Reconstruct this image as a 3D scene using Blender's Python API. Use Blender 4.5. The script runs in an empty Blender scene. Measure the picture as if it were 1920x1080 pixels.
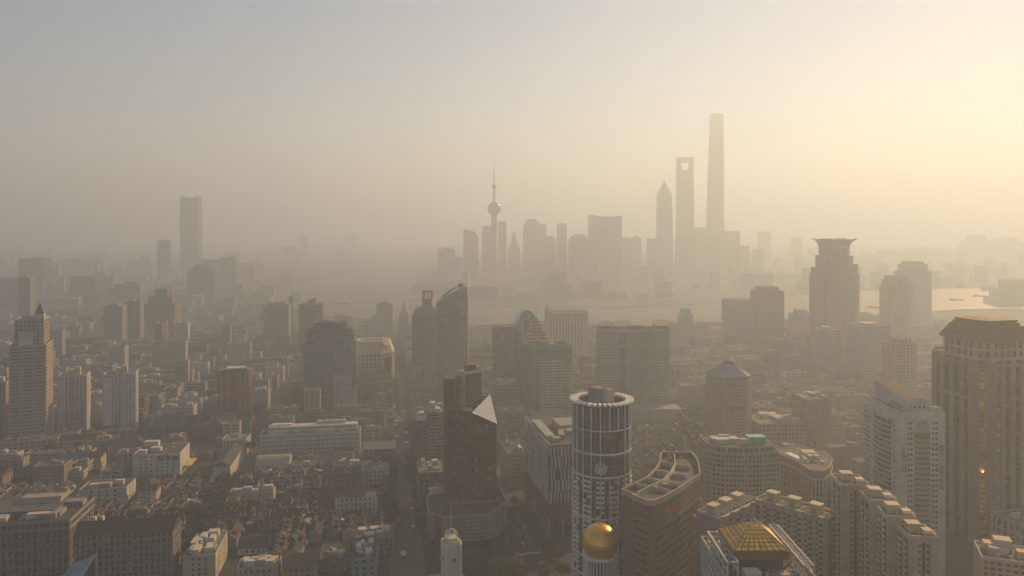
import bpy, math, random
from mathutils import Vector
R = random.Random(11)
sc = bpy.context.scene
col = sc.collection
rad = math.radians
# ------------------------------------------------------------------ camera
H, F, HY = 235.0, 1440.0, 424.0          # eye height (m), focal length and horizon row in photo pixels
cam = bpy.data.cameras.new('camera'); camo = bpy.data.objects.new('camera', cam); col.objects.link(camo)
sc.camera = camo
camo.location = (0, 0, H); camo.rotation_euler = (math.pi / 2, 0, 0)
cam.sensor_width = 36; cam.lens = 36 * F / 1920; cam.shift_y = -(540 - HY) / 1920
cam.clip_start = 1; cam.clip_end = 60000
# ------------------------------------------------------------------ light
AZ, EL = rad(40), rad(25)
w = bpy.data.worlds.new('World'); sc.world = w; w.use_nodes = True
nt = w.node_tree; bg = nt.nodes['Background']; sk = nt.nodes.new('ShaderNodeTexSky')
sk.sky_type = 'NISHITA'; sk.sun_disc = False; sk.sun_elevation = EL; sk.sun_rotation = AZ
sk.air_density = 1.0; sk.dust_density = 0.05; sk.ozone_density = 1.0
nt.links.new(sk.outputs[0], bg.inputs[0]); bg.inputs[1].default_value = 0.045
d = Vector((math.sin(AZ) * math.cos(EL), math.cos(AZ) * math.cos(EL), math.sin(EL)))
sl = bpy.data.lights.new('sun', 'SUN'); sl.energy = 5; sl.angle = rad(0.6); sl.color = (1, .615, .262)
so = bpy.data.objects.new('sun', sl); col.objects.link(so)
so.rotation_euler = (-d).to_track_quat('-Z', 'Y').to_euler()
vs = sc.view_settings; vs.view_transform = 'Standard'; vs.look = 'None'; vs.gamma = 1; vs.exposure = 0.86
sc.cycles.volume_bounces = 1; sc.cycles.max_bounces = 8; sc.cycles.use_denoising = True
HAZE_DENSITY, HAZE_G, HAZE_COL = 0.0004, 0.39, (.62, .764, .975)

# ------------------------------------------------------------------ projection helpers (photo pixel + distance -> metres)
def xat(px, D): return (px - 960) * D / F
def zat(py, D): return H - (py - HY) * D / F
def gnd(px, py):
    D = H * F / (py - HY); return ((px - 960) * D / F, D)
def pix(x, y, z=0): return (960 + F * x / y, HY + F * (H - z) / y)
GR = rad(9.2)                                  # street grid turned against the view axis
UX, UY, VX, VY = -math.sin(GR), math.cos(GR), math.cos(GR), math.sin(GR)
def st(s, t): return (s * VX + t * UX, s * VY + t * UY)
def to_st(x, y): return (x * VX + y * VY, x * UX + y * UY)

# ------------------------------------------------------------------ materials
MATS = {}
def mk(name, c, rough=.8, var=.25, scale=.12, metal=0.0, tint=False, streak=.5, spec=.3):
    if name in MATS: return MATS[name]
    m = bpy.data.materials.new(name); m.use_nodes = True; n = m.node_tree; L = n.links.new
    b = n.nodes['Principled BSDF']; geo = n.nodes.new('ShaderNodeNewGeometry')
    n1 = n.nodes.new('ShaderNodeTexNoise'); n1.inputs['Scale'].default_value = scale; n1.inputs['Detail'].default_value = 5
    L(geo.outputs['Position'], n1.inputs['Vector'])
    mp = n.nodes.new('ShaderNodeMapping'); mp.inputs['Scale'].default_value = (.9, .9, .06); L(geo.outputs['Position'], mp.inputs[0])
    n2 = n.nodes.new('ShaderNodeTexNoise'); n2.inputs['Scale'].default_value = .7; n2.inputs['Detail'].default_value = 3; L(mp.outputs[0], n2.inputs['Vector'])
    mx = n.nodes.new('ShaderNodeMath'); mx.operation = 'MULTIPLY_ADD'; L(n2.outputs['Fac'], mx.inputs[0]); mx.inputs[1].default_value = streak; L(n1.outputs['Fac'], mx.inputs[2])
    rp = n.nodes.new('ShaderNodeMapRange'); L(mx.outputs[0], rp.inputs[0]); rp.inputs[1].default_value = .45; rp.inputs[2].default_value = 1.05
    rp.inputs[3].default_value = 1 - var * 1.3; rp.inputs[4].default_value = 1 + var * .7
    vm = n.nodes.new('ShaderNodeVectorMath'); vm.operation = 'SCALE'; L(rp.outputs[0], vm.inputs['Scale'])
    if tint:
        oi = n.nodes.new('ShaderNodeObjectInfo'); L(oi.outputs['Color'], vm.inputs[0])
    else: vm.inputs[0].default_value = c
    L(vm.outputs[0], b.inputs['Base Color'])
    b.inputs['Roughness'].default_value = rough; b.inputs['Metallic'].default_value = metal; b.inputs['Specular IOR Level'].default_value = spec
    MATS[name] = m; return m
def mk_glass(name, c, rough=.14, var=.5, fh=3.6, spec=.5, blind=.99):
    if name in MATS: return MATS[name]
    m = bpy.data.materials.new(name); m.use_nodes = True; n = m.node_tree; L = n.links.new
    b = n.nodes['Principled BSDF']; geo = n.nodes.new('ShaderNodeNewGeometry')
    mp = n.nodes.new('ShaderNodeMapping'); mp.inputs['Scale'].default_value = (1 / 2.6, 1 / 2.6, 1 / fh); L(geo.outputs['Position'], mp.inputs[0])
    fl = n.nodes.new('ShaderNodeVectorMath'); fl.operation = 'FLOOR'; L(mp.outputs[0], fl.inputs[0])
    wn = n.nodes.new('ShaderNodeTexWhiteNoise'); wn.noise_dimensions = '3D'; L(fl.outputs[0], wn.inputs['Vector'])
    rp = n.nodes.new('ShaderNodeMapRange'); L(wn.outputs['Value'], rp.inputs[0]); rp.inputs[1].default_value = 0; rp.inputs[2].default_value = 1
    rp.inputs[3].default_value = 1 - var; rp.inputs[4].default_value = 1 + var * 1.6
    vm = n.nodes.new('ShaderNodeVectorMath'); vm.operation = 'SCALE'; vm.inputs[0].default_value = c; L(rp.outputs[0], vm.inputs['Scale'])
    th = n.nodes.new('ShaderNodeMath'); th.operation = 'GREATER_THAN'; L(wn.outputs['Value'], th.inputs[0]); th.inputs[1].default_value = blind
    mxc = n.nodes.new('ShaderNodeMix'); mxc.data_type = 'RGBA'; L(th.outputs[0], mxc.inputs['Factor']); L(vm.outputs[0], mxc.inputs[6]); mxc.inputs[7].default_value = (c[0] * .6 + .11, c[1] * .6 + .1, c[2] * .6 + .08, 1); L(mxc.outputs[2], b.inputs['Base Color'])
    r2 = n.nodes.new('ShaderNodeMapRange'); L(wn.outputs['Value'], r2.inputs[0]); r2.inputs[3].default_value = rough; r2.inputs[4].default_value = rough + .22; L(r2.outputs[0], b.inputs['Roughness'])
    b.inputs['Specular IOR Level'].default_value = spec
    MATS[name] = m; return m
TINT = mk('facade_paint', (1, 1, 1), .85, .28, .1, tint=True, streak=.8)
TROOF = mk('roof_tile', (1, 1, 1), .9, .45, .5, tint=True, streak=.1)
DECK = mk('roof_deck', (.11, .105, .1), .9, .5, .18)
WHITE = mk('white_paint', (.46, .46, .45), .7, .22)
BRIGHT = mk('bright_white_paint', (.72, .72, .7), .6, .18)
CREAM = mk('cream_stone', (.5, .44, .35), .8, .2)
BEIGE = mk('beige_stone', (.36, .31, .25), .8, .22)
TAN = mk('tan_stone', (.33, .26, .2), .8, .22)
GREY = mk('grey_concrete', (.25, .25, .25), .8, .28)
DGREY = mk('dark_grey_cladding', (.09, .095, .1), .55, .3)
BROWN = mk('brown_stone', (.17, .125, .095), .7, .25)
RED = mk('red_brick', (.23, .075, .05), .8, .25)
GREENP = mk('green_paint', (.13, .27, .2), .6, .2)
PINK = mk('pink_render', (.46, .34, .27), .8, .2)
TEAL = mk('teal_sheet', (.16, .42, .38), .5, .2)
BLUE = mk('blue_sheet', (.05, .16, .34), .5, .25)
WARM = mk('warm_yellow_render', (.52, .4, .22), .8, .18)
GOLD = mk('gold_metal', (.85, .48, .06), .3, .2, .4, metal=.65)
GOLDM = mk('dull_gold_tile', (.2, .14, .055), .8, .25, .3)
STEEL = mk('pale_steel', (.55, .56, .55), .4, .15, metal=.6)
METALW = mk('white_metal_roof', (.7, .7, .66), .35, .12, metal=.25)
BLACK = mk('black_panel', (.02, .02, .022), .4, .2)
ASPH = mk('asphalt', (.045, .045, .047), .9, .35, .08)
PAVE = mk('stone_paving', (.1, .097, .092), .85, .3, .1)
PAINTW = mk('road_paint', (.55, .55, .52), .8, .3, .8)
MAUVE = mk('mauve_panel', (.2, .13, .17), .6, .12)
REDP = mk('red_panel', (.2, .02, .02), .5, .1)
BARK = mk('bark', (.07, .055, .04), .95, .3)
LEAF = mk('leaf', (.045, .075, .02), .75, .45, .5, streak=.2)
LEAFB = mk('bright_leaf', (.15, .19, .025), .75, .35, .5, streak=.2)
GLASS = mk_glass('window_glass', (.03, .034, .038), blind=.88)
GLASSD = mk_glass('dark_curtain_glass', (.015, .017, .019), .12, blind=.965, spec=.4)
GLASSB = mk_glass('blue_glass', (.05, .085, .1), .1)
GLASST = mk_glass('teal_glass', (.06, .17, .2), .12)
GLASSG = mk_glass('sun_reflection_glass', (.6, .3, .06), .3, .6)  # orange base colour stands in for sun mirrored in the glass
GLASSS = mk_glass('silver_glass', (.22, .27, .29), .6, .2, spec=.2)
# ------------------------------------------------------------------ mesh helpers
class MB:
    def __init__(s): s.v = []; s.f = []
    def quad(s, *p):
        n = len(s.v); s.v += [tuple(q) for q in p]; s.f.append(tuple(range(n, n + len(p)))); return s
    def box(s, x0, x1, y0, y1, z0, z1):
        n = len(s.v); s.v += [(x, y, z) for z in (z0, z1) for x, y in ((x0, y0), (x1, y0), (x1, y1), (x0, y1))]
        s.f += [tuple(n + i for i in q) for q in ((0, 3, 2, 1), (4, 5, 6, 7), (0, 1, 5, 4), (1, 2, 6, 5), (2, 3, 7, 6), (3, 0, 4, 7))]; return s
    def obox(s, cx, cy, ang, hw, hd, z0, z1):
        c, sn = math.cos(ang), math.sin(ang)
        return s.prism([(cx + a * c - b * sn, cy + a * sn + b * c) for a, b in ((-hw, -hd), (hw, -hd), (hw, hd), (-hw, hd))], z0, z1)
    def prism(s, poly, z0, z1, top=None, bottom=False):
        n = len(s.v); k = len(poly); tp = top or poly
        s.v += [(x, y, z0) for x, y in poly]
        s.v += [(p[0], p[1], p[2] if len(p) > 2 else z1) for p in tp]
        for i in range(k): s.f.append((n + i, n + (i + 1) % k, n + k + (i + 1) % k, n + k + i))
        s.f.append(tuple(range(n + k, n + 2 * k)))
        if bottom: s.f.append(tuple(range(n + k - 1, n - 1, -1)))
        return s
    def ring(s, po, pi, z0, z1):
        n = len(s.v); k = len(po)
        for z in (z0, z1): s.v += [(x, y, z) for x, y in po] + [(x, y, z) for x, y in pi]
        for i in range(k):
            j = (i + 1) % k
            s.f += [(n + i, n + j, n + 2 * k + j, n + 2 * k + i), (n + 2 * k + i, n + 2 * k + j, n + 3 * k + j, n + 3 * k + i),
                    (n + k + i, n + j - j + k + j, n + j, n + i), (n + 3 * k + i, n + 3 * k + j, n + k + j, n + k + i)]
        return s
    def tube(s, p, q, r, r2=None, k=6):
        p, q = Vector(p), Vector(q); a = (q - p).normalized(); b = a.orthogonal().normalized(); c = a.cross(b); n = len(s.v); r2 = r if r2 is None else r2
        for o, rr in ((p, r), (q, r2)):
            for i in range(k):
                t = 2 * math.pi * i / k; s.v.append(tuple(o + (b * math.cos(t) + c * math.sin(t)) * rr))
        for i in range(k): s.f.append((n + i, n + (i + 1) % k, n + k + (i + 1) % k, n + k + i))
        s.f += [tuple(range(n + k - 1, n - 1, -1)), tuple(range(n + k, n + 2 * k))]; return s
    def lathe(s, prof, k=24, cx=0, cy=0):
        n = len(s.v)
        for r, z in prof:
            for i in range(k):
                t = 2 * math.pi * i / k; s.v.append((cx + r * math.cos(t), cy + r * math.sin(t), z))
        for j in range(len(prof) - 1):
            for i in range(k):
                a, b = n + j * k + i, n + j * k + (i + 1) % k; s.f.append((a, b, b + k, a + k))
        return s
    def mesh(s, mat, smooth=False):
        m = bpy.data.meshes.new('mesh'); m.from_pydata(s.v, [], s.f)
        if mat: m.materials.append(mat)
        if smooth: m.polygons.foreach_set('use_smooth', [True] * len(m.polygons))
        m.update(); return m
def obj(name, mesh, parent=None, loc=(0, 0, 0), rz=0, scale=None, color=None):
    o = bpy.data.objects.new(name, mesh); mesh.name = name if mesh.users <= 1 else mesh.name; col.objects.link(o)
    o.location = loc
    if rz: o.rotation_euler = (0, 0, rz)
    if scale: o.scale = scale
    if color: o.color = (*color, 1)
    if parent: o.parent = parent
    return o
def tag(o, label=None, cat=None, group=None, kind=None):
    if label: o['label'] = label
    if cat: o['category'] = cat
    if group: o['group'] = group
    if kind: o['kind'] = kind
    return o
def thing(name, label, cat, loc=(0, 0, 0), rz=0, group=None):
    o = bpy.data.objects.new(name, None); o.empty_display_size = 1; col.objects.link(o); o.location = loc; o.rotation_euler = (0, 0, rz)
    return tag(o, label, cat, group)
UB = {}
def ubox(mat):
    if mat.name not in UB: UB[mat.name] = MB().box(-.5, .5, -.5, .5, 0, 1).mesh(mat)
    return UB[mat.name]
def bx(name, t, mat, cx, cy, z0, sx, sy, sz, rz=0, color=None): return obj(name, ubox(mat), t, (cx, cy, z0), rz, (sx, sy, sz), color)
def rect(wd, dp, cx=0, cy=0): return [(cx - wd / 2, cy - dp / 2), (cx + wd / 2, cy - dp / 2), (cx + wd / 2, cy + dp / 2), (cx - wd / 2, cy + dp / 2)]
def chamfer(wd, dp, c): 
    a, b = wd / 2, dp / 2; return [(-a + c, -b), (a - c, -b), (a, -b + c), (a, b - c), (a - c, b), (-a + c, b), (-a, b - c), (-a, -b + c)]
def ell(a, b, k=32, ph=0): return [(a * math.cos(2 * math.pi * i / k + ph), b * math.sin(2 * math.pi * i / k + ph)) for i in range(k)]
def inset(poly, dd):
    k = len(poly); out = []
    for i in range(k):
        p0, p1, p2 = poly[i - 1], poly[i], poly[(i + 1) % k]
        a = Vector((p1[0] - p0[0], p1[1] - p0[1])).normalized(); b = Vector((p2[0] - p1[0], p2[1] - p1[1])).normalized()
        na, nb = Vector((-a.y, a.x)), Vector((-b.y, b.x)); m = na + nb
        m = m / max(.35, m.dot(m)) * 2 if m.length > 1e-6 else na
        out.append((p1[0] + m.x * dd, p1[1] + m.y * dd))
    return out
def scl(poly, k, cx=0, cy=0): return [(cx + (x - cx) * k, cy + (y - cy) * k) for x, y in poly]
EX = []           # footprints already taken: (x, y, radius)
def ex(x, y, r): EX.append((x, y, r))
def ex_rect(x0, x1, y0, y1):
    r = min(x1 - x0, y1 - y0) / 2 + 1; nx = max(1, int((x1 - x0) / r)); ny = max(1, int((y1 - y0) / r))
    for i in range(nx + 1):
        for j in range(ny + 1): ex(x0 + r * .5 + (x1 - x0 - r) * i / nx, y0 + r * .5 + (y1 - y0 - r) * j / ny, r * .9)
LAND = []         # landmarks for describing neighbours: (short name, x, y)
def land(short, x, y): LAND.append((short, x, y))
def facing(t, a, b):
    ex_, ey_ = b[0] - a[0], b[1] - a[1]; nx, ny = ey_, -ex_
    r = t.rotation_euler[2]; c, s = math.cos(r), math.sin(r); wx, wy = nx * c - ny * s, nx * s + ny * c
    mx, my = (a[0] + b[0]) / 2, (a[1] + b[1]) / 2; px_, py_ = t.location[0] + mx * c - my * s, t.location[1] + mx * s + my * c
    return -(wx * px_ + wy * py_) / (math.hypot(nx, ny) * math.hypot(px_, py_) + 1e-6) > -.15
def facade(t, poly, z0, z1, fh=3.6, bh=1.5, ps=4.0, pw=.9, wall=None, glass=None, join=False, deep=.45, proud=.12, band=None, pier=None, skip=None, pname='pier'):
    """glazing core set back behind floor bands and piers, so every window is a real recess"""
    band = band or wall; pier = pier or wall; glass = glass or GLASS
    obj('glazing', MB().prism(inset(poly, deep), z0, z1).mesh(glass), t)
    nf = max(1, round((z1 - z0) / fh)); fh = (z1 - z0) / nf; pin = inset(poly, deep + .3)
    jm = MB()
    if bh > 0:
        rm = None
        for k in range(nf + 1):
            a = z0 + k * fh - (0 if k == 0 else bh * .5); hgt = bh if 0 < k < nf else bh * .5
            if join: jm.ring(poly, pin, a, a + hgt)
            else:
                if rm is None: rm = MB().ring(poly, pin, 0, 1).mesh(band)
                obj('floor_band', rm, t, (0, 0, a), 0, (1, 1, hgt))
    if ps:
        for i in range(len(poly)):
            a, b = poly[i], poly[(i + 1) % len(poly)]
            if skip and i in skip or not facing(t, a, b): continue
            Ln = math.dist(a, b); n = max(1, round(Ln / ps)); ang = math.atan2(b[1] - a[1], b[0] - a[0]); c, s = math.cos(ang), math.sin(ang)
            rng = range(n) if len(poly) > 12 else range(n + 1)
            for j in rng:
                f = min(max(j / n * Ln, pw / 2), Ln - pw / 2) if len(poly) <= 12 else j / n * Ln
                hd = (deep + proud + .2) / 2; off = hd - proud
                x, y = a[0] + c * f - s * off, a[1] + s * f + c * off
                if join: jm.obox(x, y, ang, pw / 2, hd, z0, z1 + .05)
                else: bx(pname, t, pier, x, y, z0, pw, hd * 2, z1 - z0 + .05, ang)
    if join: obj('wall', jm.mesh(wall), t)
def flat_roof(t, poly, z, deck=None, par=None, hgt=1.2):
    obj('roof', MB().prism(inset(poly, .25), z - .1, z + .3).mesh(deck or DECK), t)
    if par: obj('parapet', MB().ring(scl(poly, 1.002), inset(poly, .45), z + .03, z + hgt).mesh(par), t)
def clutter(t, wd, dp, z, n, mats=None, rnd=None, cx=0, cy=0):
    rnd = rnd or R
    for _ in range(n):
        k = rnd.random(); x, y = cx + rnd.uniform(-.36, .36) * wd, cy + rnd.uniform(-.36, .36) * dp
        if k < .35: bx('plant_room', t, rnd.choice(mats or [GREY, CREAM, WHITE]), x, y, z, rnd.uniform(.12, .25) * wd, rnd.uniform(.15, .3) * dp, rnd.uniform(2.4, 4))
        elif k < .8: bx('air_conditioner', t, rnd.choice([STEEL, GREY]), x, y, z, rnd.uniform(1.2, 3), rnd.uniform(1.2, 2.4), rnd.uniform(1, 1.8))
        else: obj('water_tank', MB().lathe([(0, 0), (1.1, 0), (1.1, 2), (0, 2.4)], 10).mesh(STEEL), t, (x, y, z))
def at_px(x0, x1, D, dep, rot=GR):
    """centre, width for a block whose front spans two photo columns at distance D"""
    X0, X1 = xat(x0, D), xat(x1, D); wd = (X1 - X0) / math.cos(rot) if abs(rot) < .6 else (X1 - X0)
    cx, cy = (X0 + X1) / 2 - math.sin(rot) * dep / 2, D + math.cos(rot) * dep / 2
    return cx, cy, wd
def hero(name, label, short, cat, x0, x1, top, D, dep, rot=GR, poly=None, group=None, **kw):
    cx, cy, wd = at_px(x0, x1, D, dep, rot); z = zat(top, D)
    t = thing(name, label, cat, (cx, cy, 0), rot, group); land(short, cx, cy); ex(cx, cy, max(wd, dep) * .56)
    if wd > dep * 1.6:
        for k in (-1, 1): ex(cx + k * wd * .3 * math.cos(rot), cy + k * wd * .3 * math.sin(rot), dep * .7)
    p = poly(wd, dep) if poly else rect(wd, dep)
    facade(t, p, 0, z, **kw)
    return t, p, z, wd, dep
# ================================================================== SETTING
tag(obj('ground', MB().quad((-12000, -900, 0), (12000, -900, 0), (12000, 13000, 0), (-12000, 13000, 0)).mesh(mk('city_ground', (.045, .044, .043), .95, .5, .03))), kind='structure')
wm = bpy.data.materials.new('river_water'); wm.use_nodes = True; wn_ = wm.node_tree; wb = wn_.nodes['Principled BSDF']
wb.inputs['Base Color'].default_value = (.07, .065, .05, 1); wb.inputs['Roughness'].default_value = .55; wb.inputs['Specular IOR Level'].default_value = .2
_n = wn_.nodes.new('ShaderNodeTexNoise'); _n.inputs['Scale'].default_value = .05; _n.inputs['Detail'].default_value = 6
_g = wn_.nodes.new('ShaderNodeNewGeometry'); wn_.links.new(_g.outputs['Position'], _n.inputs['Vector'])
_b = wn_.nodes.new('ShaderNodeBump'); _b.inputs['Strength'].default_value = .25; _b.inputs['Distance'].default_value = 1.5; wn_.links.new(_n.outputs['Fac'], _b.inputs['Height']); wn_.links.new(_b.outputs[0], wb.inputs['Normal'])
WEST = [(2100, 578), (1800, 582), (1650, 594), (1500, 602), (1260, 611), (1100, 613), (900, 611), (800, 606), (700, 601), (600, 594), (545, 580), (505, 563), (520, 548), (555, 533), (620, 520), (700, 508)]
EAST = [(760, 508), (790, 524), (768, 541), (790, 556), (850, 567), (900, 573), (1000, 578), (1150, 578), (1260, 574), (1400, 566), (1500, 553), (1600, 545), (1750, 541), (2100, 537)]
rp = [gnd(*p) for p in WEST] + [gnd(*p) for p in EAST]
from mathutils.geometry import tessellate_polygon
tri = tessellate_polygon([[Vector((x, y, 0)) for x, y in rp]])
rv = bpy.data.meshes.new('river'); rv.from_pydata([(x, y, .12) for x, y in rp], [], [tuple(q) for q in tri]); rv.materials.append(wm)
tag(obj('river', rv), kind='structure')
WB = [gnd(*p) for p in WEST[:12]]
def bank(x, y):
    """distance of the western river bank along the sight line through (x, y)"""
    a = x / y
    for (x0, y0), (x1, y1) in zip(WB[:-1], WB[1:]):
        a0, a1 = x0 / y0, x1 / y1
        if min(a0, a1) <= a <= max(a0, a1):
            f = (a - a0) / (a1 - a0); return y0 + (y1 - y0) * f
    return 2100 if a > 0 else 3200
for nm, pts, lab in (('flood_wall', WB, 'long pale river embankment wall on the near bank'), ('flood_wall', [gnd(*p) for p in EAST[2:]], 'long pale river embankment wall on the far bank')):
    m = MB()
    for (x0, y0), (x1, y1) in zip(pts[:-1], pts[1:]):
        m.obox((x0 + x1) / 2, (y0 + y1) / 2, math.atan2(y1 - y0, x1 - x0), math.dist((x0, y0), (x1, y1)) / 2 + .2, 1.2, 0, 3.2)
    t = thing(nm, lab, 'wall'); obj('wall', m.mesh(GREY), t)
def strip(name, s0, s1, t0, t1, z, mat):
    p = [st(s0, t0), st(s1, t0), st(s1, t1), st(s0, t1)]
    return tag(obj(name, MB().quad(*[(x, y, z) for x, y in p]).mesh(mat)), kind='structure')
SR = [(-1090, 6), (-930, 6), (-780, 7), (-640, 6), (-520, 6), (-400, 6), (-268, 6), (-140, 8), (13.5, 15), (96, 10), (190, 6), (300, 7), (420, 6), (560, 7), (700, 6), (860, 7), (1000, 6), (1150, 6), (1300, 6)]
TR = [(537, 11), (742, 6), (850, 6), (965, 7), (1075, 5), (1190, 7), (1310, 6), (1430, 6), (1560, 7), (1700, 6), (1840, 6), (1990, 6), (2150, 6), (2320, 7)]
main_road = strip('pedestrian_street', 1.5, 25.5, 480, 1180, .012, PAVE)
for s, h in SR:
    if abs(s) < 600 and s != 13.5: strip('road', s - h * .62, s + h * .62, 440, 1500, .008, ASPH)
for t_, h in TR[:8]: strip('road', -900, 900, t_ - h * .62, t_ + h * .62, .004, ASPH)
for s, h in ((-140, 8), (96, 10)):
    for k in (-1, 1):
        a, b = s + k * h * .64, s + k * h * .95; m = MB(); p = [st(min(a, b), 556), st(max(a, b), 556), st(max(a, b), 735), st(min(a, b), 735)]
        tag(obj('pavement', m.prism(p, 0, .14).mesh(PAVE)), kind='structure')
xing = strip('crossing_road', 28, 175, 524, 552, .016, ASPH)
sm = MB().box(-.25, .25, -1.9, 1.9, 0, .006).mesh(PAINTW)
for (s0, t0, n) in ((92, 541, 17), (104, 526, 12)):
    for k in range(n):
        x, y = st(s0 + k * 1.05, t0 + .12 * k); obj('crosswalk_stripe', sm, xing, (x, y, .02), GR - .25)
for k in range(14):
    x, y = st(96, 566 + k * 12); obj('lane_line', MB().box(-.12, .12, -2.2, 2.2, 0, .006).mesh(PAINTW), xing, (x, y, .02), GR)

# ================================================================== LANDMARK TOWERS, near ones first
def round_tower():
    cx, cy = xat(1128, 500), 500.0; zt = zat(748, 500); r = 18.9
    t = thing('round_tower', 'tall round tower with white vertical ribs and a ring crown of radial slabs', 'tower', (cx, cy, 0)); land('round ribbed tower', cx, cy); ex(cx, cy, 25)
    obj('glazing', MB().lathe([(r - .5, 0), (r - .5, zt - 1)], 72).mesh(GLASSD, True), t)
    obj('roof', MB().lathe([(r - .6, zt - 4.5), (0, zt - 4.5)], 48).mesh(DECK), t)
    obj('crown_ring', MB().lathe([(r - 4.6, zt - 4.5), (r - 4.6, zt - .6), (r + .9, zt - .6), (r + .9, zt - 1.6), (r - .3, zt - 1.6)], 72).mesh(BLACK), t)
    for i in range(36):
        a = 2 * math.pi * i / 36; c, s = math.cos(a), math.sin(a)
        bx('crown_slab', t, BRIGHT, c * (r - .6), s * (r - .6), zt - .55, 5.2, 1.65, 1.3, a)
    for i in range(40):
        a = 2 * math.pi * i / 40; c, s = math.cos(a), math.sin(a)
        if s < .35:
            gap = rad(-88) < (a if a < math.pi else a - 2 * math.pi) < rad(-48)
            for za, zb in (((0, zt - 46), (zt - 16.5, zt - 1.7)) if gap and i % 2 else ((0, zt - 1.7),)):
                bx('rib', t, BRIGHT if i % 2 or za > 50 else GREY, c * (r - .1), s * (r - .1), za, .9 if i % 2 else .4, .5 if i % 2 else .3, zb - za, a)
    for z, hh in ((zt - 16.5, .5), (zt - 31.5, 1.1), (zt - 46, 1.0), (zt - 72, .8), (26, 1.2), (14, 1.2)):
        obj('floor_band', MB().lathe([(r - .6, z), (r + .25, z), (r + .25, z + hh), (r - .6, z + hh)], 72).mesh(BRIGHT), t)
    fl = MB().lathe([(r - .6, 0), (r - .32, 0), (r - .32, .5), (r - .6, .5)], 72).mesh(DGREY)
    for k in range(int((zt - 6) / 3.1)): obj('floor_line', fl, t, (0, 0, 3 + k * 3.1))
    bm = MB().box(-.7, .7, -.95, .95, 0, 1.5).mesh(BRIGHT)
    for i in range(40):
        a = 2 * math.pi * (i + .5) / 40
        if math.sin(a) > .1 or i % 3 == 0: continue
        for k in range(int((zt - 50) / 3.1)):
            if (k + i) % 9 == 8: continue
            obj('balcony', bm, t, (math.cos(a) * (r - .15), math.sin(a) * (r - .15), 5 + k * 3.1), a)
    # pale clock-like emblem
    ae = rad(-98); c, s = math.cos(ae), math.sin(ae); m = MB(); rr = 3.3; ox, oy, oz = c * (r + .7), s * (r + .7), zt - 39.5
    pts = [Vector((ox - s * rr * math.cos(q) * -1, oy + c * rr * math.cos(q) * -1, oz + rr * math.sin(q))) for q in [2 * math.pi * i / 20 for i in range(20)]]
    for i in range(20): m.tube(pts[i], pts[(i + 1) % 20], .38)
    for i, j in ((0, 10), (2, 13), (8, 17), (5, 13), (5, 17)): m.tube(pts[i], pts[j], .28)
    obj('emblem', m.mesh(BRIGHT), t)
    bx('lift_house', t, GREY, -2.6, 1, zt - 4.4, 8, 9, 11.4, .7); bx('lift_house', t, CREAM, 3.2, -1, zt - 4.4, 7, 7.5, 10.6, .7)
    bx('lift_house_roof', t, BROWN, -2.6, 1, zt + 7.0, 8.2, 9.2, .5, .7); bx('lift_house_roof', t, BROWN, 3.2, -1, zt + 6.2, 7.2, 7.7, .5, .7)
    for k in range(5): bx('air_conditioner', t, STEEL, R.uniform(-9, 9), R.choice([-9, 8]), zt - 4.4, 2.2, 1.8, 1.6)
round_tower()
def dome_tower():
    cx, cy = xat(1125, 430), 430.0; zc = zat(1016, 430); r = 10.1
    t = thing('gold_dome_tower', 'shining gold dome on a ribbed white drum in front of round tower', 'tower', (cx, cy, 0)); land('gold dome', cx, cy); ex(cx, cy, 14)
    dome = obj('dome', MB().lathe([(r * math.cos(a), zc + r * math.sin(a)) for a in [rad(-42 + 132 * i / 18) for i in range(18)]] + [(.01, zc + r)], 48).mesh(GOLD, True), t)
    m = MB()
    for i in range(24):
        a = 2 * math.pi * i / 24; pr = [(r * 1.003 * math.cos(q) * math.cos(a), r * 1.003 * math.cos(q) * math.sin(a), zc + r * 1.003 * math.sin(q)) for q in [rad(-40 + 122 * k / 8) for k in range(9)]]
        for p, q in zip(pr[:-1], pr[1:]): m.tube(p, q, .045, k=4)
    for k in range(1, 8):
        q = rad(-40 + 122 * k / 8); pr = [(r * 1.003 * math.cos(q) * math.cos(a), r * 1.003 * math.cos(q) * math.sin(a), zc + r * 1.003 * math.sin(q)) for a in [2 * math.pi * i / 32 for i in range(32)]]
        for i in range(32): m.tube(pr[i], pr[(i + 1) % 32], .04, k=4)
    obj('seam', m.mesh(GOLDM), dome)
    zb = zc - r * .66
    obj('cornice', MB().lathe([(7, zb - .9), (9.6, zb - .9), (9.6, zb), (8.2, zb + .4)], 40).mesh(BRIGHT), t)
    obj('glazing', MB().lathe([(8.4, 0), (8.4, zb - .5)], 40).mesh(GLASSD, True), t)
    for i in range(30):
        a = 2 * math.pi * i / 30; c, s = math.cos(a), math.sin(a)
        if s < .4: bx('rib', t, BRIGHT, c * 8.7, s * 8.7, 0, 1.0, .55, zb - .85, a)
        bx('bracket', t, BRIGHT, c * 9.4, s * 9.4, zb - .05, .5, .45, .7, a)
    for z in (zb - 12, zb - 24, zb - 36): obj('floor_band', MB().lathe([(8.3, z), (9.05, z), (9.05, z + .7), (8.3, z + .7)], 40).mesh(BRIGHT), t)
dome_tower()
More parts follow.
